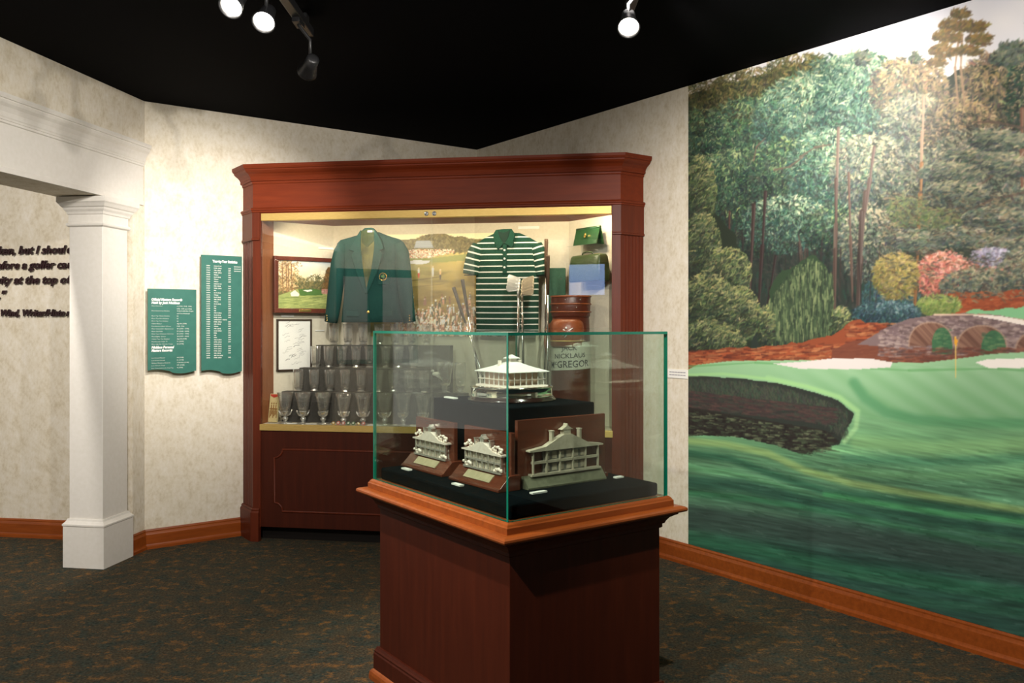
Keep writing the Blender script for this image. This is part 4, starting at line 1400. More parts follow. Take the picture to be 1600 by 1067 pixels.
# signed document
DOC = empty('framed_document', cabp(x_, y_, 0), R36, 'signed cream document in a thin dark frame under the landscape', 'document')
dx0, dx1, dz0, dz1 = 0.018, 0.290, 1.204, 1.590
obj('frame', B().box(dx0, dx1, -0.022, 0, dz1 - 0.012, dz1).box(dx0, dx1, -0.022, 0, dz0, dz0 + 0.012).box(dx0, dx0 + 0.012, -0.022, 0, dz0, dz1).box(dx1 - 0.012, dx1, -0.022, 0, dz0, dz1), 'ebony', DOC)
obj('sheet', B().box(dx0 + 0.008, dx1 - 0.008, -0.014, 0, dz0 + 0.008, dz1 - 0.008), 'card', DOC)
rs = random.Random(4)
t = B()
for i in range(34):
    xx, zz_ = rs.uniform(dx0 + 0.03, dx1 - 0.08), rs.uniform(dz0 + 0.05, dz1 - 0.03)
    pts = [(xx + j * rs.uniform(0.006, 0.010), -0.0145, zz_ + j * 0.0025 + rs.uniform(-0.006, 0.006)) for j in range(6)]
    t.tube(pts, 0.0007 if i > 4 else 0.0014, 4)
obj('signature', t, 'ink', DOC, kind='stuff')

# golf course photograph on the back panel
PH = empty('course_photograph', cabp(0, G2 - 0.0015, 0), R9, 'large crowd and fairway photograph behind the jacket and shirt', 'photograph')
px0, px1, pz0, pz1 = 0.70, 1.80, 1.46, 2.236
obj('mount', B().box(px0, px1, -0.012, 0, pz0, pz1), 'card', PH)
W_, H_ = 230, 165
c = small_canvas(W_, H_, 8)
X, Y = c.X, c.Y
rng = c.rng
g = np.clip(Y / 22, 0, 1)[..., None]
c.a = (np.array([232, 214, 176]) * (1 - g) + np.array([226, 204, 160]) * g) / 255
gr = np.clip((Y - 34) / 70, 0, 1)[..., None]
gx = np.clip((X - 90) / 60, 0, 1)[..., None]
grass = (np.array([150, 146, 84]) * (1 - gx) + np.array([206, 184, 112]) * gx) * (1 - gr) + np.array([142, 118, 58]) * gr
c.put(Y > 30, grass)
c.fill([(40, 36), (100, 40), (180, 30), (230, 30), (230, 38), (120, 46), (40, 44)], (136, 142, 82), None, 0.8)
k = c.noise(8, 26, octaves=3)
c.put(Y > 44, (190, 164, 96), 0.5 * np.clip((k - 0.5) * 4, 0, 1))
c.put(Y > 60, (96, 82, 36), 0.4 * np.clip((0.45 - k) * 5, 0, 1))
tops = [(0, 14), (56, 9), (75, 8), (84, 4), (96, 1), (110, 0), (122, 0), (132, 5), (140, 6), (150, 5), (160, 9), (175, 10), (230, 11)]
c.fill(tops + [(230, 32), (150, 30), (120, 32), (60, 34), (0, 34)], (104, 94, 62))
for _ in range(900):
    x = rng.uniform(0, 230)
    y = rng.uniform(0, 32)
    if y > np.interp(x, [p[0] for p in tops], [p[1] for p in tops]) + 1:
        c.stroke(x, y, x + rng.normal(0, 2), y - 2.0, 1.4, rng.choice([[80, 72, 46], [122, 112, 74], [96, 90, 58], [138, 122, 80]]), 0.7)
c.fill([(76, 11), (98, 11), (104, 23), (72, 23)], (134, 138, 142))
for y in (13, 16, 19):
    c.stroke(74, y, 101, y, 0.6, (170, 174, 178), 0.8)
for _ in range(1000):
    x, y = rng.uniform(40, 136), rng.uniform(25, 38)
    if y < 38 - max(0, x - 95) * 0.2:
        c.stroke(x, y, x + 0.6, y + 0.8, 0.8, rng.choice([[240, 214, 186], [212, 150, 110], [250, 236, 214], [160, 104, 76]]), 0.9)
c.fill([(60, 45), (72, 42), (98, 43), (96, 47), (84, 49), (64, 48)], (246, 236, 212))
c.stroke(64, 75, 113, 69, 0.9, (96, 80, 40), 0.8)
c.stroke(60, 86, 120, 80, 0.9, (110, 92, 46), 0.6)
for x, y, top_, bot in [(79, 58, (240, 220, 200), (196, 70, 48)), (102, 56, (248, 242, 230), (230, 224, 208)), (114, 61, (214, 176, 120), (76, 66, 46))]:
    c.stroke(x, y, x, y + 6, 1.9, top_, 1.0)
    c.stroke(x, y + 6, x, y + 12, 1.7, bot, 1.0)
    c.stroke(x, y - 3, x, y - 2, 1.5, (230, 196, 156), 1.0)
for _ in range(760):
    x, y = rng.uniform(40, 230), 165 - abs(rng.normal(0, 26))
    if y < 104 + 10 * sin(x / 7.0):
        continue
    s_ = rng.uniform(1.0, 2.3)
    bc = rng.choice([[236, 216, 196], [246, 236, 220], [196, 140, 108], [92, 84, 60], [142, 100, 78], [64, 70, 54], [220, 176, 146], [120, 112, 96]])
    c.stroke(x, y, x + rng.normal(0, 1), y + rng.uniform(4, 9), s_, bc, 0.95)
    c.stroke(x, y - 4, x, y - 3.2, s_ * 0.75, rng.choice([[232, 190, 156], [120, 76, 50], [250, 246, 236]]), 0.95)
picture('print', grid_xz(px0, px1, pz1, pz0, W_, H_, -0.0135), np.clip(c.linear() * 1.4, 0, 0.9), 'print', PH)


# ------------------------------------------------------------------ garments
def ring(cx, hw, cy, hd, z, n=28, e=2.6):
    out = []
    for k in range(n):
        a = 2 * pi * k / n
        ca, sa = cos(a), sin(a)
        out.append((cx + hw * abs(ca) ** (2 / e) * (1 if ca >= 0 else -1), cy + hd * abs(sa) ** (2 / e) * (1 if sa >= 0 else -1), z))
    return out


def limb(pts, rx, ry, n=14):
    """rings across a limb that hangs in the x-z plane"""
    rings = []
    for i, p in enumerate(pts):
        a, c_ = pts[max(0, i - 1)], pts[min(len(pts) - 1, i + 1)]
        tx, tz = c_[0] - a[0], c_[2] - a[2]
        l = sqrt(tx * tx + tz * tz)
        nx, nz_ = tz / l, -tx / l
        rings.append([(p[0] + nx * rx[i] * cos(2 * pi * k / n), p[1] + ry[i] * sin(2 * pi * k / n), p[2] + nz_ * rx[i] * cos(2 * pi * k / n)) for k in range(n)])
    return rings


def hanger_parts(parent, cx, z, half, gy):
    hb = B().tube([(cx - half, 0, z - 0.07), (cx - half * 0.5, 0, z - 0.025), (cx, 0, z), (cx + half * 0.5, 0, z - 0.025), (cx + half, 0, z - 0.07)], 0.008, 8)
    obj('hanger', hb, 'plaque_wood', parent)
    hk = B().tube([(cx, 0, z), (cx, 0.02, z + 0.012), (cx, 0.05, z + 0.008), (cx, gy - 0.019, z - 0.01)], 0.003, 6)
    obj('hook', hk, 'steel', parent)


JG = 0.33
JK = empty('green_jacket', cabp(0.775, JG, 0), R9, 'green blazer on a hanger with crest badge and gold button', 'jacket')


def jx(s_):
    return s_ - 0.775


tor = B()
spec = [(1.566, 0.542, 1.024, 0.052), (1.60, 0.545, 1.020, 0.056), (1.75, 0.560, 1.002, 0.058), (1.90, 0.568, 0.990, 0.060), (2.02, 0.560, 0.995, 0.062), (2.10, 0.540, 1.010, 0.058),
        (2.150, 0.505, 1.026, 0.050), (2.178, 0.535, 0.992, 0.044), (2.198, 0.615, 0.925, 0.040), (2.218, 0.690, 0.870, 0.034), (2.232, 0.735, 0.838, 0.028)]
tor.loft([ring(jx((a + c_) / 2), (c_ - a) / 2, 0, d, z) for z, a, c_, d in spec])
obj('body', tor, 'jacket', JK)
for sg, pts, rx in ((-1, [(0.566, 2.152), (0.540, 2.09), (0.524, 2.00), (0.508, 1.88), (0.490, 1.74), (0.473, 1.62), (0.463, 1.566)], [.044, .056, .058, .057, .054, .050, .047]),
                    (1, [(0.978, 2.142), (1.004, 2.08), (1.018, 1.98), (1.030, 1.86), (1.046, 1.72), (1.060, 1.62), (1.070, 1.566)], [.044, .054, .057, .056, .053, .049, .046])):
    sl = B().loft(limb([(jx(x), -0.012 if i > 1 else 0, z) for i, (x, z) in enumerate(pts)], rx, [r * 1.05 for r in rx]))
    sv = obj('sleeve', sl, 'jacket', JK)
    for kk in range(3):
        obj('cuff_button', B().ball((jx(pts[-1][0]) + sg * 0.012, -0.060, 1.580 + kk * 0.018), 0.006, 8, sy=0.5), 'gold', sv)


def plate(name, pts, y0, y1, mat, parent, bevel=0.002):
    return obj(name, B().prism([(jx(a), z) for a, z in pts], y0, y1, 'y'), mat, parent, bevel=bevel)


def P3(px, py):      # a jacket drawing point: 4.63 mm to the unit
    return (0.772 + (px - 578) * 0.00466, 2.249 - (py - 359) * 0.00468)


plate('lining', [P3(*p) for p in [(565, 364), (588, 363), (590, 380), (588, 410), (581, 440), (575, 461), (570, 440), (565, 410), (564, 380)]], -0.067, -0.050, 'lining', JK)
obj('inner_collar', B().prism([(jx(a), z) for a, z in [P3(*p) for p in [(566, 362), (578, 359), (588, 361), (587, 378), (577, 387), (567, 380)]]], -0.071, -0.060, 'y'), 'leather_bag', JK, bevel=0.002)
obj('size_label', B().prism([(jx(a), z) for a, z in [P3(*p) for p in [(577, 361), (585, 361), (585, 364), (577, 364)]]], -0.074, -0.060, 'y'), 'card', JK)
plate('lapel', [P3(*p) for p in [(566, 360), (560, 369), (552, 381), (546, 391), (554, 394), (550, 400), (558, 425), (573, 461), (576, 459), (570, 425), (566, 390)]], -0.080, -0.052, 'jacket_lapel', JK, 0.005)
plate('lapel', [P3(*p) for p in [(588, 359), (594, 367), (601, 380), (604, 390), (597, 393), (602, 399), (594, 425), (577, 461), (573, 459), (583, 425), (588, 390)]], -0.082, -0.052, 'jacket_lapel', JK, 0.005)
plate('collar', [P3(*p) for p in [(566, 362), (572, 357), (584, 356.5), (589, 361), (594, 368), (600, 378), (595, 381), (588, 364), (578, 361), (568, 364), (560, 380), (554, 378)]], -0.070, -0.030, 'jacket_lapel', JK, 0.004)
plate('front_edge', [P3(*p) for p in [(574, 458), (577, 461), (579, 489), (580, 504), (577, 504), (576, 489)]], -0.066, -0.045, 'jacket_lapel', JK)
plate('pocket_flap', [P3(*p) for p in [(541, 487), (562, 488), (562, 496), (541, 495)]], -0.064, -0.045, 'jacket_lapel', JK)
plate('pocket_flap', [P3(*p) for p in [(594, 488), (617, 487), (617, 495), (594, 496)]], -0.064, -0.045, 'jacket_lapel', JK)
plate('breast_pocket', [P3(*p) for p in [(594, 424), (612, 423), (613, 446), (594, 446)]], -0.068, -0.05, 'jacket', JK)
bx, bz = P3(602, 433.7)
bd = obj('badge', B().lathe([(0.030, 0), (0.030, 0.003), (0.025, 0.004), (0.025, 0.003)], 22), 'gold', JK, loc=(jx(bx), -0.068, bz), rot=(pi / 2, 0, 0), label='round gold rimmed crest badge')
obj('crest_field', B().lathe([(0.0255, 0), (0.0255, 0.0036)], 22), 'shirt_dark', bd)
obj('crest_map', B().prism([(-0.016, 0.006), (-0.004, 0.010), (0.010, 0.008), (0.018, 0.010), (0.012, 0.000), (0.008, -0.010), (0.002, -0.006), (-0.008, -0.008)], 0.0036, 0.005), 'pin_green', bd)
obj('crest_flag', B().box(0.001, 0.003, -0.004, 0.016, 0.005, 0.006).prism([(0.003, 0.016), (0.012, 0.013), (0.003, 0.010)], 0.005, 0.006), 'gold', bd)
bx, bz = P3(578, 489)
obj('button', B().ball((jx(bx), -0.070, bz), 0.012, 12, sy=0.5), 'gold', JK)
hanger_parts(JK, jx(0.785), 2.215, 0.20, G2 - JG)

# striped polo shirt
SG = 0.38
SH = empty('striped_polo_shirt', cabp(1.785, SG, 0), R9, 'green polo shirt with narrow white stripes, dark collar and white buttons', 'shirt')


def sx_(s_):
    return s_ - 1.785


def interp(z, tab, j):
    zs = [r[0] for r in tab]
    return float(np.interp(z, zs, [r[j] for r in tab]))


tab = [(1.49, 1.556, 2.014, 0.050), (1.70, 1.552, 2.016, 0.055), (1.86, 1.552, 2.016, 0.056), (1.95, 1.555, 2.014, 0.056), (2.05, 1.545, 2.026, 0.054), (2.115, 1.540, 2.030, 0.048), (2.15, 1.565, 2.005, 0.042),
       (2.185, 1.620, 1.945, 0.036), (2.215, 1.690, 1.880, 0.030)]
zs = [1.49]
mats_ = []
pitch, th = 0.0422, 0.0088
zc_ = 1.505
levels = []
while zc_ < 2.19:
    levels += [(zc_, 0), (zc_ + th, 1)]
    zc_ += pitch
zl = [1.49] + [l for l, _ in levels] + [2.20, 2.215]
mats_ = [0]
for i in range(len(levels)):
    mats_.append(1 if levels[i][1] == 0 else 0)
mats_.append(0)
rings = []
for z in zl:
    a, c_, d = interp(z, tab, 1), interp(z, tab, 2), interp(z, tab, 3)
    rings.append([(x, y, zz_ - 0.10 * (0.018 - (x * x) * 0.4)) for x, y, zz_ in ring(sx_((a + c_) / 2), (c_ - a) / 2, 0, d, z)])
obj('body', B().loft(rings, 0, mats=mats_), ['shirt', 'shirt_white'], SH)
for sg, pts, rx in ((-1, [(1.575, 2.135), (1.556, 2.08), (1.540, 2.02), (1.526, 1.96), (1.518, 1.915)], [.045, .062, .066, .066, .062]), (1, [(1.995, 2.13), (2.016, 2.07), (2.030, 2.01), (2.041, 1.95), (2.046, 1.905)], [.045, .056, .058, .056, .050])):
    ps, rr = [], []
    for i in range(23):
        q = i / 22 * (len(pts) - 1)
        j = min(int(q), len(pts) - 2)
        f_ = q - j
        ps.append((sx_(pts[j][0] * (1 - f_) + pts[j + 1][0] * f_), -0.008, pts[j][1] * (1 - f_) + pts[j + 1][1] * f_))
        rr.append(rx[j] * (1 - f_) + rx[j + 1] * f_)
    sl = obj('sleeve', B().loft(limb(ps, rr, [r * 0.8 for r in rr]), 0, mats=[1 if i % 4 == 2 else 0 for i in range(22)]), ['shirt', 'shirt_white'], SH)
    e_ = ps[-1]
    obj('sleeve_opening', B().lathe([(rr[-1] * 0.86, 0), (rr[-1] * 0.86, -0.004)], 16, sy=0.75), 'shirt_dark', sl, loc=(e_[0], e_[1], e_[2] - 0.001))


def Q3(px, py):
    return (sx_(1.768 + (px - 788) * 0.00459), 2.070 - (py - 395) * 0.0046)


for pl in ([(776, 359), (771, 367), (774, 383), (779, 391), (788, 381), (782, 372), (779, 362)], [(800, 358), (806, 366), (803, 384), (801, 388), (790, 381), (795, 372), (798, 362)]):
    obj('collar', B().prism([Q3(*p) for p in pl], -0.066, -0.030, 'y'), 'shirt', SH, bevel=0.004)
obj('neck_opening', B().prism([Q3(*p) for p in [(777, 361), (788, 364), (799, 360), (797, 372), (789, 382), (781, 373)]], -0.058, -0.03, 'y'), 'shirt_dark', SH)
obj('neck_band', B().prism([Q3(*p) for p in [(776, 359), (788, 358), (800, 358), (798, 363), (788, 364), (778, 363)]], -0.050, 0.0, 'y'), 'shirt', SH)
obj('placket', B().prism([Q3(*p) for p in [(786.5, 382), (793, 382), (793, 428), (786.5, 428)]], -0.062, -0.045, 'y'), 'shirt', SH, bevel=0.001)
for py in (391.5, 405, 418.5):
    x, z = Q3(789.5, py)
    obj('button', B().lathe([(0.008, 0), (0.008, 0.003), (0.005, 0.004)], 12), 'letter_white', SH, loc=(x, -0.0625, z), rot=(pi / 2, 0, 0))
hanger_parts(SH, sx_(1.77), 2.200, 0.19, G2 - SG)


# ------------------------------------------------------------------ golf clubs
def iron(name, foot, top, face, head, label, group, grip_at_top=False):
    """club from its lower to its upper end (cabinet coordinates); face -1 / +1 is the side to which the blade points"""
    e = empty(name, cabp(foot[0], foot[1], foot[2] + 0.004), R9, label, 'golf club', group)
    d = [top[i] - foot[i] for i in range(3)]
    L = sqrt(sum(q * q for q in d))

    def p(f_):
        return tuple(q * f_ for q in d)
    if grip_at_top:
        g0, g1 = 1 - 0.27 / L, 1.0
        obj('shaft', B().tube([p(0.03), p(g0)], [0.0055, 0.0075], 8), 'steel', e)
        obj('grip', B().tube([p(g0), p((g0 + g1) / 2), p(g1 - 0.01), p(g1)], [0.009, 0.0115, 0.0135, 0.013], 10), head, e)
        o = (0, 0, 0)
        obj('head', B().prism([(face * a_, b_) for a_, b_ in [(-0.02, 0.0), (0.06, -0.0), (0.07, 0.03), (0.055, 0.055), (0.0, 0.03), (-0.015, 0.03)]], -0.012, 0.012, 'y'), 'steel_dull', e, loc=(0, 0, 0.0), bevel=0.003)
    else:
        obj('grip', B().tube([p(0), p(0.02), p(0.24)], [0.012, 0.0125, 0.009], 8), 'grip', e)
        obj('shaft', B().tube([p(0.24), p(0.95)], [0.0075, 0.0055], 8), 'steel', e)
        obj('hosel', B().tube([p(0.94), p(1.0)], [0.0075, 0.0085], 8), head, e)
        hd = B().prism([(0, -0.012), (face * 0.020, -0.016), (face * 0.066, -0.022), (face * 0.080, -0.010), (face * 0.084, 0.020), (face * 0.074, 0.034), (face * 0.050, 0.026), (face * 0.016, 0.012), (0, 0.010)], -0.009, 0.006, 'y')
        obj('head', hd, head, e, loc=p(1.0), rot=(radians(-24), 0, 0), bevel=0.003)
    return e


ordl = ['topmost', 'second', 'third', 'lowest']
for i in range(4):
    iron('golf_iron', (1.885 + i * 0.006, 0.235 - 0.036 * i, FZ), (1.896 + i * 0.002, 0.235 - 0.036 * i, 1.870 - i * 0.026), -1, 'head_bright',
         'bright steel iron, head up pointing left, %s of the four silvery heads' % ordl[i], 'head-up irons in front of the shirt')
ordl = ['topmost', 'second', 'third', 'fourth', 'lowest']
for i in range(5):
    iron('golf_iron', (1.927 + i * 0.005, 0.245 - 0.036 * i, FZ), (1.917 + i * 0.004, 0.245 - 0.036 * i, 1.860 - i * 0.024), 1, 'steel_dull',
         'tarnished brown iron, head up pointing right, %s of the five dull heads' % ordl[i], 'head-up irons in front of the shirt')
iron('golf_club', (2.072, 0.22, FZ), (2.086, 0.25, 2.150), -1, 'grip', 'tall golf club with brown grip up beside the polo shirt', 'grip-up clubs beside the shirt', True)
iron('golf_club', (2.112, 0.10, FZ), (2.114, 0.11, 2.025), -1, 'grip', 'shorter brown-gripped club upright beside the green folio', 'grip-up clubs beside the shirt', True)
iron('putter', (1.635, 0.335, FZ), (1.474, 0.275, 1.872), 1, 'grip_dark', 'leaning club with steeper shaft and black grip before the crowd photograph', 'leaning clubs before the photograph', True)
iron('putter', (1.745, 0.24, FZ), (1.410, 0.27, 1.815), 1, 'grip_dark', 'leaning club with flatter shaft and greyish grip before the crowd photograph', 'leaning clubs before the photograph', True)


# ------------------------------------------------------------------ right side of the cabinet
def rpan(t_, off):
    off += 0.0015
    return (BR_ - k7 * t_ - k7 * off, G1 + k7 * t_ - k7 * off)


RR = radians(-54)      # local x runs along the right angled panel towards the front, local -y into the case
x, y = rpan(0, 0)
RC = (x, y)


def r_empty(name, t_, off, z, *a):
    x, y = rpan(t_, off)
    return empty(name, cabp(x, y, z), RR, *a)


def acrylic_shelf(t0, t1, z, depth, label):
    e = r_empty('acrylic_shelf', (t0 + t1) / 2, 0, z, label, 'shelf', 'clear shelves on the right panel')
    hw = (t1 - t0) / 2
    obj('shelf_plate', B().box(-hw, hw, -depth, 0, -0.005, 0), 'acrylic', e)
    obj('back_plate', B().box(-hw, hw, -0.004, 0, -0.05, -0.005), 'acrylic', e)
    return e


acrylic_shelf(0.03, 0.33, 2.108, 0.14, 'clear acrylic shelf under the tented green folder')
acrylic_shelf(0.005, 0.31, 1.846, 0.17, 'clear acrylic shelf under the green leather bag')

fd = r_empty('tented_folder', 0.165, 0.08, 2.109, 'glossy green folder with gold crest standing tented on a shelf', 'folder')
hw = 0.125
for sg in (-1, 1):
    th_ = B()
    ya, yb = sg * 0.034, sg * 0.004
    th_.add([(-hw, ya, 0), (hw, ya, 0), (hw, yb, 0.118), (-hw, yb, 0.118), (-hw, ya + 0.006, 0), (hw, ya + 0.006, 0), (hw, yb + 0.006, 0.118), (-hw, yb + 0.006, 0.118)],
            [(0, 1, 2, 3), (7, 6, 5, 4), (0, 4, 5, 1), (1, 5, 6, 2), (2, 6, 7, 3), (3, 7, 4, 0)])
    obj('cover', th_, 'leather_g', fd)
obj('spine', B().tube([(-hw, 0.003, 0.118), (hw, 0.003, 0.118)], 0.010, 10), 'leather_g', fd)
obj('crest', B().prism([(-0.012, 0.056), (-0.004, 0.050), (0.008, 0.052), (0.014, 0.062), (0.006, 0.068), (0.004, 0.082), (-0.002, 0.078), (-0.006, 0.068)], -0.034, -0.026, 'y'), 'gold', fd)

bg = r_empty('leather_bag', 0.140, 0.095, 1.847, 'olive green leather zip bag with handle on a clear shelf', 'bag')
lo = B()
rings = []
for z, hx_, hy_ in [(0, 0.158, 0.052), (0.012, 0.166, 0.058), (0.08, 0.165, 0.058), (0.15, 0.158, 0.050), (0.176, 0.156, 0.044), (0.190, 0.150, 0.032)]:
    rings.append(ring(0, hx_, 0, hy_, z, 40, 9))
obj('body', lo.loft(rings), 'leather_bag', bg)
obj('zip', B().box(-0.125, 0.125, -0.006, 0.006, 0.188, 0.194), 'brass', bg)
obj('handle', B().tube([(-0.06, -0.012, 0.186), (-0.045, -0.016, 0.205), (0.0, -0.018, 0.212), (0.045, -0.016, 0.205), (0.06, -0.012, 0.186)], 0.006, 8), 'leather_bag', bg)

gp = empty('green_folio', cabp(2.135, 0.47, FZ), R9, 'upright dark green folio with snap button behind the golf bag', 'folio')
obj('cover', B().box(-0.068, 0.068, -0.02, 0.012, 0.66, 1.125), 'towel', gp, bevel=0.006)
obj('snap', B().ball((0.036, -0.022, 1.045), 0.006, 8, sy=0.5), 'steel', gp)
obj('stand', B().box(-0.06, 0.06, -0.015, 0.010, 0, 0.66), 'acrylic', gp)

gb = empty('golf_bag', cabp(2.262, 0.215, FZ), R9, 'brown leather golf bag with a cream name panel and front pocket', 'golf bag')
hz = 1.752 - FZ


def bag_ring(z, rx, ry, dx=0.0):
    return [(dx + rx * cos(2 * pi * k / 28), ry * sin(2 * pi * k / 28), z) for k in range(28)]


obj('body', B().loft([bag_ring(0, 0.135, 0.115), bag_ring(0.04, 0.140, 0.12), bag_ring(0.36, 0.138, 0.118), bag_ring(hz - 0.30, 0.135, 0.115), bag_ring(hz - 0.14, 0.128, 0.108)]), 'leather_d', gb)
obj('collar', B().loft([bag_ring(hz - 0.150, 0.131, 0.111), bag_ring(hz - 0.14, 0.136, 0.116), bag_ring(hz - 0.01, 0.140, 0.120), bag_ring(hz, 0.135, 0.115), bag_ring(hz - 0.002, 0.122, 0.102), bag_ring(hz - 0.08, 0.118, 0.098)]), 'leather_d', gb)
for z in (hz - 0.008, hz - 0.060, hz - 0.115):
    obj('trim_ring', B().tube([(0.140 * cos(2 * pi * k / 28), 0.120 * sin(2 * pi * k / 28), z) for k in range(28)], 0.006, 6, closed=True), 'leather_b', gb)
for a_, z in ((-2.2, hz - 0.085), (-1.2, hz - 0.085), (-1.75, hz - 0.03), (-1.0, hz - 0.03)):
    obj('rivet', B().ball((0.140 * cos(a_), 0.121 * sin(a_), z), 0.007, 8), 'steel', gb)
pr = [[(-0.02 + rx * cos(pi + pi * k / 12), -0.055 - ry * sin(pi * k / 12), z) for k in range(13)] + [(-0.02 + rx, -0.02, z), (-0.02 - rx, -0.02, z)] for z, rx, ry in
      [(hz - 0.36, 0.100, 0.075), (hz - 0.345, 0.118, 0.098), (hz - 0.25, 0.124, 0.104), (hz - 0.19, 0.116, 0.096), (hz - 0.165, 0.10, 0.078)]]
pk = obj('pocket', B().loft(pr), 'leather_b', gb, label='tan brown front pocket')
obj('zip', B().tube([(-0.02 + 0.122 * cos(pi + pi * k / 12), -0.055 - 0.103 * sin(pi * k / 12), hz - 0.315) for k in range(13)], 0.004, 6), 'brass', pk)
ax = -0.01
emb = B().tube([(ax - 0.030, -0.165, hz - 0.275), (ax - 0.005, -0.168, hz - 0.262), (ax + 0.012, -0.168, hz - 0.245), (ax + 0.040, -0.163, hz - 0.225)], [0.004, 0.007, 0.006, 0.002], 6)
emb.tube([(ax - 0.028, -0.165, hz - 0.235), (ax - 0.010, -0.168, hz - 0.250), (ax + 0.006, -0.168, hz - 0.262), (ax - 0.018, -0.166, hz - 0.290)], [0.003, 0.007, 0.006, 0.002], 6)
emb.ball((ax - 0.006, -0.169, hz - 0.225), 0.008, 8)
obj('emblem', emb, 'letter_white', pk, label='white figure emblem')
obj('strap', B().tube([(-0.130, -0.03, hz - 0.19), (-0.165, -0.05, hz - 0.24), (-0.172, -0.06, hz - 0.33), (-0.150, -0.05, hz - 0.46)], [0.008, 0.013, 0.013, 0.008], 8), 'leather_b', gb)
# name panel wrapped round the front of the bag
pz0, pz1_ = 1.238 - FZ, 1.425 - FZ
pan = []
for z in (pz0, pz1_):
    pan.append([((0.1435) * cos(pi + 0.12 + (pi - 0.24) * k / 16), 0.123 * sin(pi + 0.12 + (pi - 0.24) * k / 16), z + (0.020 * (k / 16) - 0.010)) for k in range(17)])
v = pan[0] + pan[1]
obj('name_panel', B().add(v, [(k, k + 1, 18 + k, 17 + k) for k in range(16)], 0, True), 'bag_panel', gb, label='cream name panel with dark lettering')


def bag_text(x, d, z):
    a_ = pi + (x + 0.1435 * pi / 2) / 0.1435
    f_ = (a_ - pi - 0.12) / (pi - 0.24)
    return (0.1455 * cos(a_), 0.125 * sin(a_), z + 0.020 * f_ - 0.010)


t = B()
add_text(t, 'JACK', 0.000, pz0 + 0.135, 0.050, bag_text, width=0.110, align='c', bold=0.0006)
add_text(t, 'NICKLAUS', 0.004, pz0 + 0.082, 0.046, bag_text, width=0.230, align='c', bold=0.0006)
add_text(t, 'M', -0.155, pz0 + 0.018, 0.062, bag_text, width=0.036, bold=0.001)
add_text(t, 'AC', -0.116, pz0 + 0.038, 0.032, bag_text, width=0.024, bold=0.0006)
add_text(t, 'GREGOR', -0.088, pz0 + 0.018, 0.066, bag_text, width=0.240, bold=0.001)
obj('lettering', t, 'ink', gb)

# ------------------------------------------------------------------ small things in the cabinet
bk = empty('booklet', cabp(0.103, 0.110, FZ + 0.003), R9 - 0.25, 'yellow booklet with red title band leaning beside the goblets', 'booklet')
obj('cover', B().box(-0.038, 0.038, -0.012, 0.004, 0, 0.205), 'cream_print', bk, rot=(radians(-8), 0, 0))
obj('title_band', B().prism([(-0.030, 0.188), (0.0, 0.176), (0.030, 0.186), (0.034, 0.200), (-0.034, 0.200)], -0.0145, -0.012, 'y'), 'red', bk, rot=(radians(-8), 0, 0))
pc = B()
for i in range(7):
    xx = -0.03 + i * 0.010
    pc.box(xx, xx + 0.006, -0.0145, -0.012, 0.03 + 0.012 * (i % 3), 0.085 + 0.02 * ((i * 2) % 4))
    pc.ball((xx + 0.003, -0.0135, 0.095 + 0.02 * ((i * 2) % 4)), 0.006, 6, sy=0.3)
obj('printed_figures', pc, 'brown_print', bk, rot=(radians(-8), 0, 0))


def card_at(s_, g, z, w_, h_, label, rot=R9, lean=0.0, d_=0.004, name='caption_card', group=None):
    e = obj(name, B().box(-w_ / 2, w_ / 2, -d_, 0, 0, h_), 'card', loc=cabp(s_, g, z), rot=(lean, 0, rot), label=label, cat='card', group=group)
    return e


x, y = lpan(0.41, 0.002)
card_at(x, y, 2.128, 0.125, 0.014, 'thin white caption strip above the landscape painting', R36)
x, y = lpan(0.104, 0.002)
card_at(x, y, 1.606, 0.100, 0.022, 'white caption card under the landscape painting frame', R36)
card_at(1.92, G2 - 0.0015, 2.262, 0.158, 0.020, 'white caption strip high on the panel above the polo shirt')
x, y = rpan(0.40, 0.002)
card_at(x, y, 1.86, 0.09, 0.020, 'white caption card left of the olive bag shelf', RR)
x, y = lpan(0.36, 0.002)
card_at(x, y, 1.50, 0.075, 0.008, 'thin white strip right of the signed document', R36)
card_at(1.905, G2 - 0.0015, 1.45, 0.13, 0.020, 'white caption strip behind the iron shafts')
for i, (s_, g, w_, lb) in enumerate([(0.275, 0.052, 0.075, 'first white paper slip on the cabinet floor by the booklet'), (0.42, 0.052, 0.080, 'second paper slip on the cabinet floor before the goblets'),
                                     (0.905, 0.052, 0.130, 'longest white paper slip lying before the goblets'), (1.20, 0.052, 0.09, 'white paper slip at the glass case edge before goblets')]):
    obj('paper_slip', B().box(-w_ / 2, w_ / 2, -0.013, 0.013, 0, 0.005), 'card', loc=cabp(s_, g, FZ), rotz=R9 + 0.06, label=lb, cat='paper', group='paper slips on the cabinet floor')
ordn = ['first', 'second', 'third', 'fourth', 'fifth', 'sixth', 'seventh', 'eighth']
for i in range(7):
    col_ = ['gold', 'pin_red', 'pin_red', 'pin_green', 'pin_green', 'gold', 'pin_red'][i]
    o = obj('badge_pin', B().lathe([(0.014, 0), (0.014, 0.004), (0.010, 0.006)], 14), col_, loc=cabp(0.585 + i * 0.037, 0.052, FZ + 0.0105), rot=(radians(60), 0, R9),
            label='small round enamel badge, %s of seven from the booklet side' % ordn[i], cat='badge', group='badges on the cabinet floor')
    obj('centre', B().lathe([(0.007, 0.006), (0.007, 0.0068)], 10), 'card', o)

# ================================================================== PEDESTAL
PR_ = empty('display_pedestal', (*PED, 0), R36, 'cherry wood pedestal with moulded top under the glass case', 'pedestal')
WX, WY = 0.775, 1.012


def rect(e):
    return [(-e, -e), (WX + e, -e), (WX + e, WY + e), (-e, WY + e)]


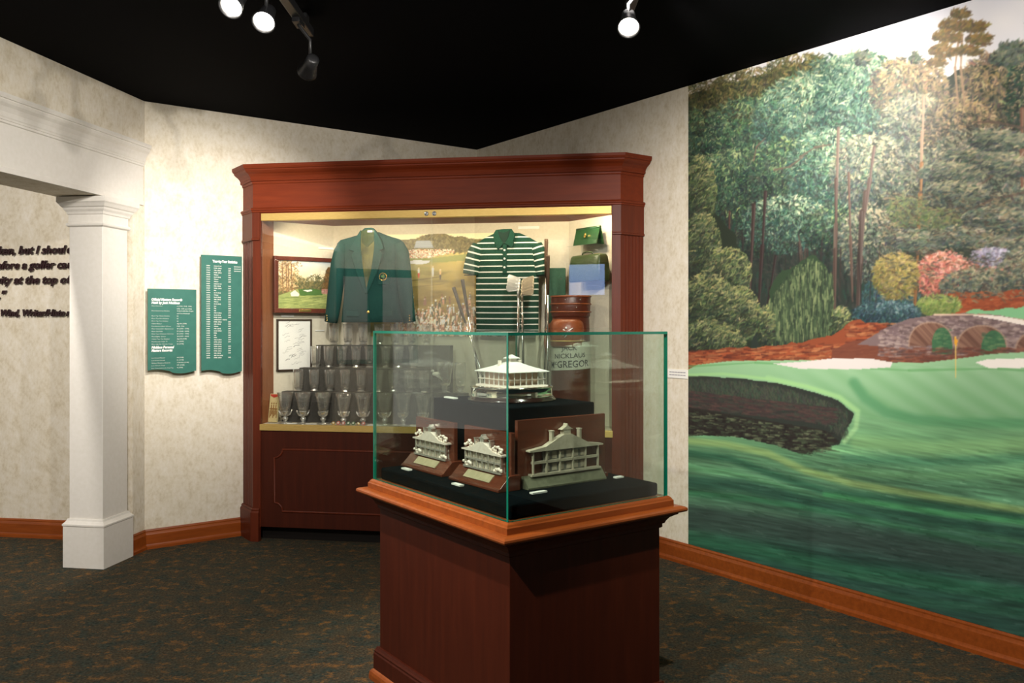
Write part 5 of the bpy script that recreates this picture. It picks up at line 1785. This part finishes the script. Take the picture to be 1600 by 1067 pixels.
R0 = rect(0)
obj('body', B().box(0.022, WX - 0.022, 0.022, WY - 0.022, 0.02, 0.83), 'cherry_panel', PR_, bevel=0.002)
obj('plinth', B().sweep(R0, [(-0.05, 0), (-0.001, 0), (-0.001, 0.112), (-0.004, 0.118), (-0.003, 0.126), (-0.008, 0.132), (-0.012, 0.142), (-0.05, 0.142)], closed=True), 'cherry_panel', PR_)
obj('shoe_moulding', B().sweep(R0, [(-0.02, 0), (0.014, 0), (0.014, 0.020), (0.011, 0.034), (0.005, 0.042), (-0.001, 0.046), (-0.02, 0.046)], closed=True), 'cherry_light', PR_)
obj('cove_moulding', B().sweep(R0, [(-0.05, 0.748), (-0.018, 0.748), (-0.014, 0.752), (-0.014, 0.764), (-0.008, 0.766), (-0.004, 0.776), (0.006, 0.790), (0.022, 0.800), (0.030, 0.804), (0.030, 0.816), (-0.05, 0.816)], closed=True), 'cherry_panel', PR_)
obj('ledge', B().sweep(R0, [(-0.05, 0.813), (0.046, 0.813), (0.053, 0.816), (0.056, 0.822), (0.055, 0.829), (0.048, 0.834), (0.036, 0.8365), (-0.05, 0.8365)], closed=True), 'cherry_light', PR_)
obj('case_moulding', B().sweep(R0, [(-0.04, 0.834), (0.017, 0.834), (0.017, 0.858), (0.013, 0.862), (0.010, 0.868), (0.004, 0.8735), (0.002, 0.8745), (-0.04, 0.8745)], closed=True), 'cherry_light', PR_)
obj('deck', B().box(0.03, WX - 0.03, 0.03, WY - 0.03, 0.82, 0.872), 'velvet', PR_)

GC = empty('glass_case', (*PED, 0.8752), R36, 'clear glass display case with green edges on the cherry pedestal', 'glass case')
GH, GT = 1.522 - 0.8745, 0.0105


def pane(x0, x1, y0, y1, z0, z1, thin):
    """a pane with clear faces on its thin axis and green ground edges round it"""
    b_ = B().box(x0, x1, y0, y1, z0, z1)
    face = {'z': (0, 1), 'y': (2, 3), 'x': (4, 5)}[thin]
    b_.mi = [0 if i in face else 1 for i in range(6)]
    return b_


for a_ in ((0.0, WX, 0.0, GT, 0, GH - GT, 'y'), (0.0, WX, WY - GT, WY, 0, GH - GT, 'y'), (0.0, GT, GT, WY - GT, 0, GH - GT, 'x'), (WX - GT, WX, GT, WY - GT, 0, GH - GT, 'x'), (0.0, WX, 0.0, WY, GH - GT, GH, 'z')):
    obj('pane', pane(*a_), ['glass', 'glass_edge'], GC)

# velvet slab and block
SZ = 0.9262
obj('velvet_slab', B().box(0.024, WX - 0.028, 0.024, WY - 0.024, 0.0, 0.0505), 'velvet', loc=(*PED, 0.8747), rotz=R36, bevel=0.008, label='low dark velvet slab covering the case floor', cat='plinth')
BX0, BX1, BY0, BY1, BZ = 0.265, 0.715, 0.364, 0.945, 1.222
obj('velvet_block', B().box(BX0, BX1, BY0, BY1, 0, BZ - SZ - 0.001), 'velvet', loc=(*PED, SZ), rotz=R36, bevel=0.006, label='raised dark velvet block under the silver clubhouse trophy', cat='plinth')


def pp_(x, y, z):
    a, c_ = at(F_PED, x, y)
    return (a, c_, z)


# ------------------------------------------------------------------ silver clubhouse trophy
TR = empty('clubhouse_trophy', pp_(0.490, 0.655, BZ), R36, 'silver clubhouse model trophy on a round black base', 'trophy')
obj('wooden_base', B().lathe([(0.192, 0), (0.194, 0.004), (0.190, 0.009), (0.186, 0.012), (0.184, 0.015), (0.180, 0.018)], 48), 'wood_black', TR)
obj('silver_drum', B().lathe([(0.178, 0.018), (0.180, 0.020), (0.178, 0.023), (0.178, 0.054), (0.181, 0.057), (0.179, 0.061), (0.165, 0.062), (0.0005, 0.062)], 56), 'silver_mirror', TR)
hw, hd = 0.100, 0.113
wz0, wz1 = 0.062, 0.124
obj('walls', B().box(-hw + 0.022, hw - 0.022, -hd + 0.022, hd - 0.022, wz0, wz1), 'wood_reflection_wall', TR)
for k in range(7):
    for yy in (-hd + 0.006, hd - 0.006):
        x = -hw + 0.006 + k * (2 * hw - 0.012) / 6
        obj('post', B().box(x - 0.0018, x + 0.0018, yy - 0.0018, yy + 0.0018, wz0, wz1), 'silver_bright', TR)
for k in range(1, 6):
    for xx in (-hw + 0.006, hw - 0.006):
        y = -hd + 0.006 + k * (2 * hd - 0.012) / 6
        obj('post', B().box(xx - 0.0018, xx + 0.0018, y - 0.0018, y + 0.0018, wz0, wz1), 'silver_bright', TR)
RC_ = [(-hw, -hd), (hw, -hd), (hw, hd), (-hw, hd)]
obj('balcony_rail', B().sweep(RC_, [(-0.010, 0.091), (0, 0.091), (0, 0.094), (-0.010, 0.094)], closed=True), 'silver_satin', TR)
obj('garden', B().sweep(RC_, [(-0.012, 0.062), (0.008, 0.062), (0.006, 0.067), (-0.012, 0.069)], closed=True), 'silver_satin', TR)


def hip(b_, hx_, hy_, z0, tx, ty, z1, sag=0.25, mid=0.55):
    mx, my, mz = hx_ + (tx - hx_) * mid, hy_ + (ty - hy_) * mid, z0 + (z1 - z0) * (mid - sag * mid)
    rr = [[(-x, -y, z), (x, -y, z), (x, y, z), (-x, y, z)] for x, y, z in ((hx_, hy_, z0 - 0.003), (hx_, hy_, z0), (mx, my, mz), (tx, ty, z1))]
    return b_.loft(rr, 0, False)


obj('roof', hip(B(), hw + 0.012, hd + 0.012, 0.126, 0.018, 0.018, 0.166, 0.12), 'silver_bright', TR)
obj('cupola', B().box(-0.016, 0.016, -0.016, 0.016, 0.155, 0.180), 'silver_satin', TR)
obj('cupola_roof', hip(B(), 0.027, 0.027, 0.182, 0.003, 0.003, 0.197), 'silver_bright', TR)
for x, y in ((-0.05, 0.02), (0.05, 0.01)):
    obj('chimney', B().box(x - 0.006, x + 0.006, y - 0.006, y + 0.006, 0.135, 0.172), 'silver_satin', TR)


# ------------------------------------------------------------------ relief plaques
def relief(parent, w_, z0, ze, zt, mats, shrubs, yf):
    """house relief in the x-z plane, front towards -y; z0 ground, ze eaves, zt cupola tip"""
    m1, m2, m3 = mats
    h2 = w_ / 2
    hh = ze - z0
    core = h2 * (0.92 if shrubs else 0.62)
    obj('facade', B().box(-core, core, yf, yf + 0.010, z0, ze), m3, parent)
    # two rows of windows
    for lv in (0, 1):
        for k in range(6):
            x = -core + core * 2 * (k + 0.5) / 6
            obj('window', B().box(x - core * 0.10, x + core * 0.10, yf - 0.0015, yf, z0 + hh * (0.10 + 0.5 * lv), z0 + hh * (0.38 + 0.5 * lv)), 'pewter' if shrubs else m1, parent)
    nC = 7 if shrubs else 6
    for k in range(nC):
        x = -h2 * 0.94 + h2 * 1.88 * k / (nC - 1)
        obj('column', B().box(x - 0.003, x + 0.003, yf - 0.012, yf - 0.004, z0, ze), m1, parent)
    obj('gallery', B().box(-h2 * 0.96, h2 * 0.96, yf - 0.012, yf + 0.002, z0 + hh * 0.46, z0 + hh * 0.56), m1, parent)
    obj('ground_strip', B().box(-h2, h2, yf - 0.016, yf + 0.010, z0 - 0.004, z0 + 0.004), m1, parent)
    zr = ze + (zt - ze) * 0.56
    obj('roof', B().prism([(-h2 * 1.06, ze - 0.002), (h2 * 1.06, ze - 0.002), (h2 * 1.06, ze + 0.004), (h2 * 0.62, ze + (zr - ze) * 0.26), (h2 * 0.26, ze + (zr - ze) * 0.80), (h2 * 0.12, zr), (-h2 * 0.12, zr), (-h2 * 0.26, ze + (zr - ze) * 0.80), (-h2 * 0.62, ze + (zr - ze) * 0.26), (-h2 * 1.06, ze + 0.004)], yf - 0.018, yf + 0.010, 'y'), m2, parent)
    obj('cupola', B().box(-h2 * 0.10, h2 * 0.10, yf - 0.014, yf + 0.008, zr - 0.002, zr + (zt - zr) * 0.45).prism([(-h2 * 0.17, zr + (zt - zr) * 0.45), (h2 * 0.17, zr + (zt - zr) * 0.45), (h2 * 0.03, zr + (zt - zr) * 0.75), (0, zt), (-h2 * 0.03, zr + (zt - zr) * 0.75)], yf - 0.016, yf + 0.008, 'y'), m1, parent)
    for sx in (-1, 1):
        xc = sx * h2 * 0.40
        obj('chimney', B().box(xc - h2 * 0.028, xc + h2 * 0.028, yf - 0.012, yf + 0.006, ze + (zr - ze) * 0.3, zr + (zt - zr) * 0.42).box(xc - h2 * 0.040, xc + h2 * 0.040, yf - 0.014, yf + 0.008, zr + (zt - zr) * 0.36, zr + (zt - zr) * 0.44), m1, parent)
    if shrubs:
        rs_ = random.Random(int(w_ * 1e4))
        for sx in (-1, 1):
            sb = B()
            for i in range(26):
                a_ = rs_.uniform(0, 2 * pi)
                q = sqrt(rs_.random())
                sb.ball((sx * h2 * 0.74 + q * cos(a_) * h2 * 0.24, yf - 0.004 + rs_.uniform(-0.008, 0.004), ze + hh * 0.28 + q * sin(a_) * hh * 0.26), rs_.uniform(0.004, 0.007), 7)
            obj('tree', sb, m2, parent, kind='stuff')
        for sx in (-1, 1):
            sb = B()
            for i in range(9):
                sb.ball((sx * h2 * (0.55 + 0.5 * rs_.random()), yf - 0.010, z0 + rs_.uniform(0.0, 0.018)), rs_.uniform(0.005, 0.009), 6)
            obj('shrub', sb, m2, parent, kind='stuff')


def plaque(y0, y1, label):
    """wooden plaque facing the pedestal's -x side"""
    cy_ = (y0 + y1) / 2
    e = empty('relief_plaque', pp_(0.184, cy_, SZ), R36 - pi / 2, label, 'plaque', 'silver relief plaques on wedge bases')
    hw_ = (y1 - y0) / 2
    obj('backboard', B().box(-hw_, hw_, -0.004, 0.014, 0.0, 0.216), 'plaque_wood', e, bevel=0.002)
    hb = hw_ + 0.012
    wd = B()
    sec = [(0.030, 0), (-0.072, 0), (-0.072, 0.010), (-0.062, 0.014), (-0.020, 0.056), (-0.004, 0.058), (0.030, 0.058)]
    wd.prism(sec, -hb, hb, 'x')
    obj('wedge_base', wd, 'plaque_wood', e, bevel=0.002)
    pl = B()
    nrm_ = (-0.707, 0.707)
    a0, a1 = (-0.055, 0.0235), (-0.029, 0.0485)
    pw = hb * 0.52
    pl.add([(-pw, a0[0] - 0.0015, a0[1] + 0.0015), (pw, a0[0] - 0.0015, a0[1] + 0.0015), (pw, a1[0] - 0.0015, a1[1] + 0.0015), (-pw, a1[0] - 0.0015, a1[1] + 0.0015),
            (-pw, a0[0] + 0.001, a0[1] - 0.001), (pw, a0[0] + 0.001, a0[1] - 0.001), (pw, a1[0] + 0.001, a1[1] - 0.001), (-pw, a1[0] + 0.001, a1[1] - 0.001)],
           [(0, 1, 2, 3), (7, 6, 5, 4), (0, 4, 5, 1), (1, 5, 6, 2), (2, 6, 7, 3), (3, 7, 4, 0)])
    obj('name_plate', pl, 'plate_pale', e, label='engraved brass name plate')
    relief(e, 0.262, 0.060, 0.126, 0.196, ('silver', 'silver_satin', 'silver_satin'), True, -0.014)
    return e


plaque(0.634, 0.953, 'wooden plaque with silver clubhouse relief, farther along the left glass side')
plaque(0.231, 0.557, 'wooden plaque with silver clubhouse relief, nearer the case front corner')

CP = empty('clubhouse_plaque', pp_(0.441, 0.242, SZ), R36, 'large wooden plaque with pewter clubhouse relief on a green strip', 'plaque')
obj('backboard', B().box(-0.2232, 0.2232, 0.0, 0.018, 0.0, 0.2595), 'plaque_wood', CP, bevel=0.002)
obj('base_strip', B().prism([(0.0, 0), (-0.045, 0), (-0.045, 0.006), (-0.014, 0.046), (0.0, 0.046)], -0.205, 0.190, 'x'), 'bronze_green', CP)
obj('rear_foot', B().box(-0.22, 0.24, 0.0, 0.06, 0.0, 0.016), 'plaque_wood', CP)
rl = empty('clubhouse_relief', (0.012, 0, 0))
rl.parent = CP
relief(CP, 0.350, 0.048, 0.140, 0.236, ('pewter', 'pewter', 'facade_grey'), False, -0.012)
bpy.data.objects.remove(rl)


def ped_card(x, y, z, w_, rot, label):
    obj('caption_card', B().box(-w_ / 2, w_ / 2, -0.010, 0.010, 0, 0.006), 'card', loc=pp_(x, y, z), rotz=R36 + rot, label=label, cat='card', group='caption cards in the glass case')


ped_card(0.085, 0.865, SZ, 0.060, -pi / 2, 'small white card before the farther relief plaque')
ped_card(0.075, 0.440, SZ, 0.060, -pi / 2, 'small white card before the nearer relief plaque')
ped_card(0.235, 0.135, SZ, 0.068, 0, 'small white card before the large pewter plaque')
ped_card(0.690, 0.190, SZ, 0.040, 0, 'tiny white card right of the large pewter plaque')
ped_card(0.305, 0.860, BZ, 0.085, -pi / 2, 'white card on the raised velvet block beside the trophy')

# ================================================================== CEILING FITTINGS
tr = empty('light_track', (-1.03, 0, 0), 0, 'black lighting track along the ceiling holding the spotlights', 'lighting track')
obj('rail', B().box(-0.022, 0.022, -1.5, 4.30, CEIL - 0.075, CEIL - 0.035), 'black', tr, bevel=0.003)
for y in (0.5, 2.5, 4.2):
    obj('hanger', B().box(-0.015, 0.015, y - 0.03, y + 0.03, CEIL - 0.036, CEIL), 'black', tr)
tr2 = empty('light_track', (0.55, 0, 0), 0, 'shorter black lighting track over the pedestal', 'lighting track')
obj('rail', B().box(-0.022, 0.022, -1.5, 3.95, CEIL - 0.075, CEIL - 0.035), 'black', tr2, bevel=0.003)
for y in (0.5, 2.5, 3.8):
    obj('hanger', B().box(-0.015, 0.015, y - 0.03, y + 0.03, CEIL - 0.036, CEIL), 'black', tr2)


def spotlight(key, track_x, label, lens):
    loc, aim, watts, ang = TRACK_SPOTS[key]
    from mathutils import Vector
    d = Vector([aim[i] - loc[i] for i in range(3)]).normalized()
    e = empty('track_spotlight', loc, 0, label, 'spotlight', 'track spotlights')
    q = d.to_track_quat('-Z', 'Y').to_euler()
    hd_ = obj('lamp_head', B().lathe([(0.018, 0.115), (0.030, 0.110), (0.034, 0.06), (0.046, 0.012), (0.050, 0.0), (0.046, 0.0), (0.040, 0.012), (0.034, 0.03)], 24), 'black', e, rot=q)
    obj('lens', B().lathe([(0.0005, 0.012), (0.038, 0.014), (0.038, 0.018)], 20), lens, hd_)
    back = -d * 0.06
    top = (track_x - loc[0], -d.y * 0.06, CEIL - 0.075 - loc[2])
    obj('arm', B().tube([tuple(back + Vector((0, 0, 0.03))), (back.x, back.y, top[2] * 0.6), (top[0], top[1], top[2] - 0.02), top], 0.008, 8), 'black', e)
    obj('adapter', B().box(top[0] - 0.018, top[0] + 0.018, top[1] - 0.05, top[1] + 0.05, top[2] - 0.022, top[2] + 0.002), 'black', e)
    l = spot(tuple(loc[i] + d[i] * 0.0 for i in range(3)), aim, watts, ang)
    return e


spotlight('corner', -1.03, 'lit spotlight at the far end of the track, turned sideways', 'lamp')
spotlight('boards', -1.03, 'bright glaring spotlight, second from the far end of the track', 'lamp')
spotlight('header', -1.03, 'bright spotlight cut by the top picture edge on the long track', 'lamp')
spotlight('pedestal', 0.55, 'single bright spotlight on the track over the pedestal', 'lamp')

pj = empty('ceiling_projector', (0.98, 3.30, CEIL), radians(20), 'black boxy projector hanging from the dark ceiling near the mural', 'projector')
obj('body', B().box(-0.14, 0.14, -0.11, 0.11, -0.16, -0.06), 'black', pj, bevel=0.008)
obj('side_plate', B().box(-0.155, -0.14, -0.06, 0.06, -0.15, -0.07), 'grey_plastic', pj, bevel=0.004)
obj('pole', B().tube([(0, 0, -0.06), (0, 0, 0)], 0.02, 10), 'black', pj)
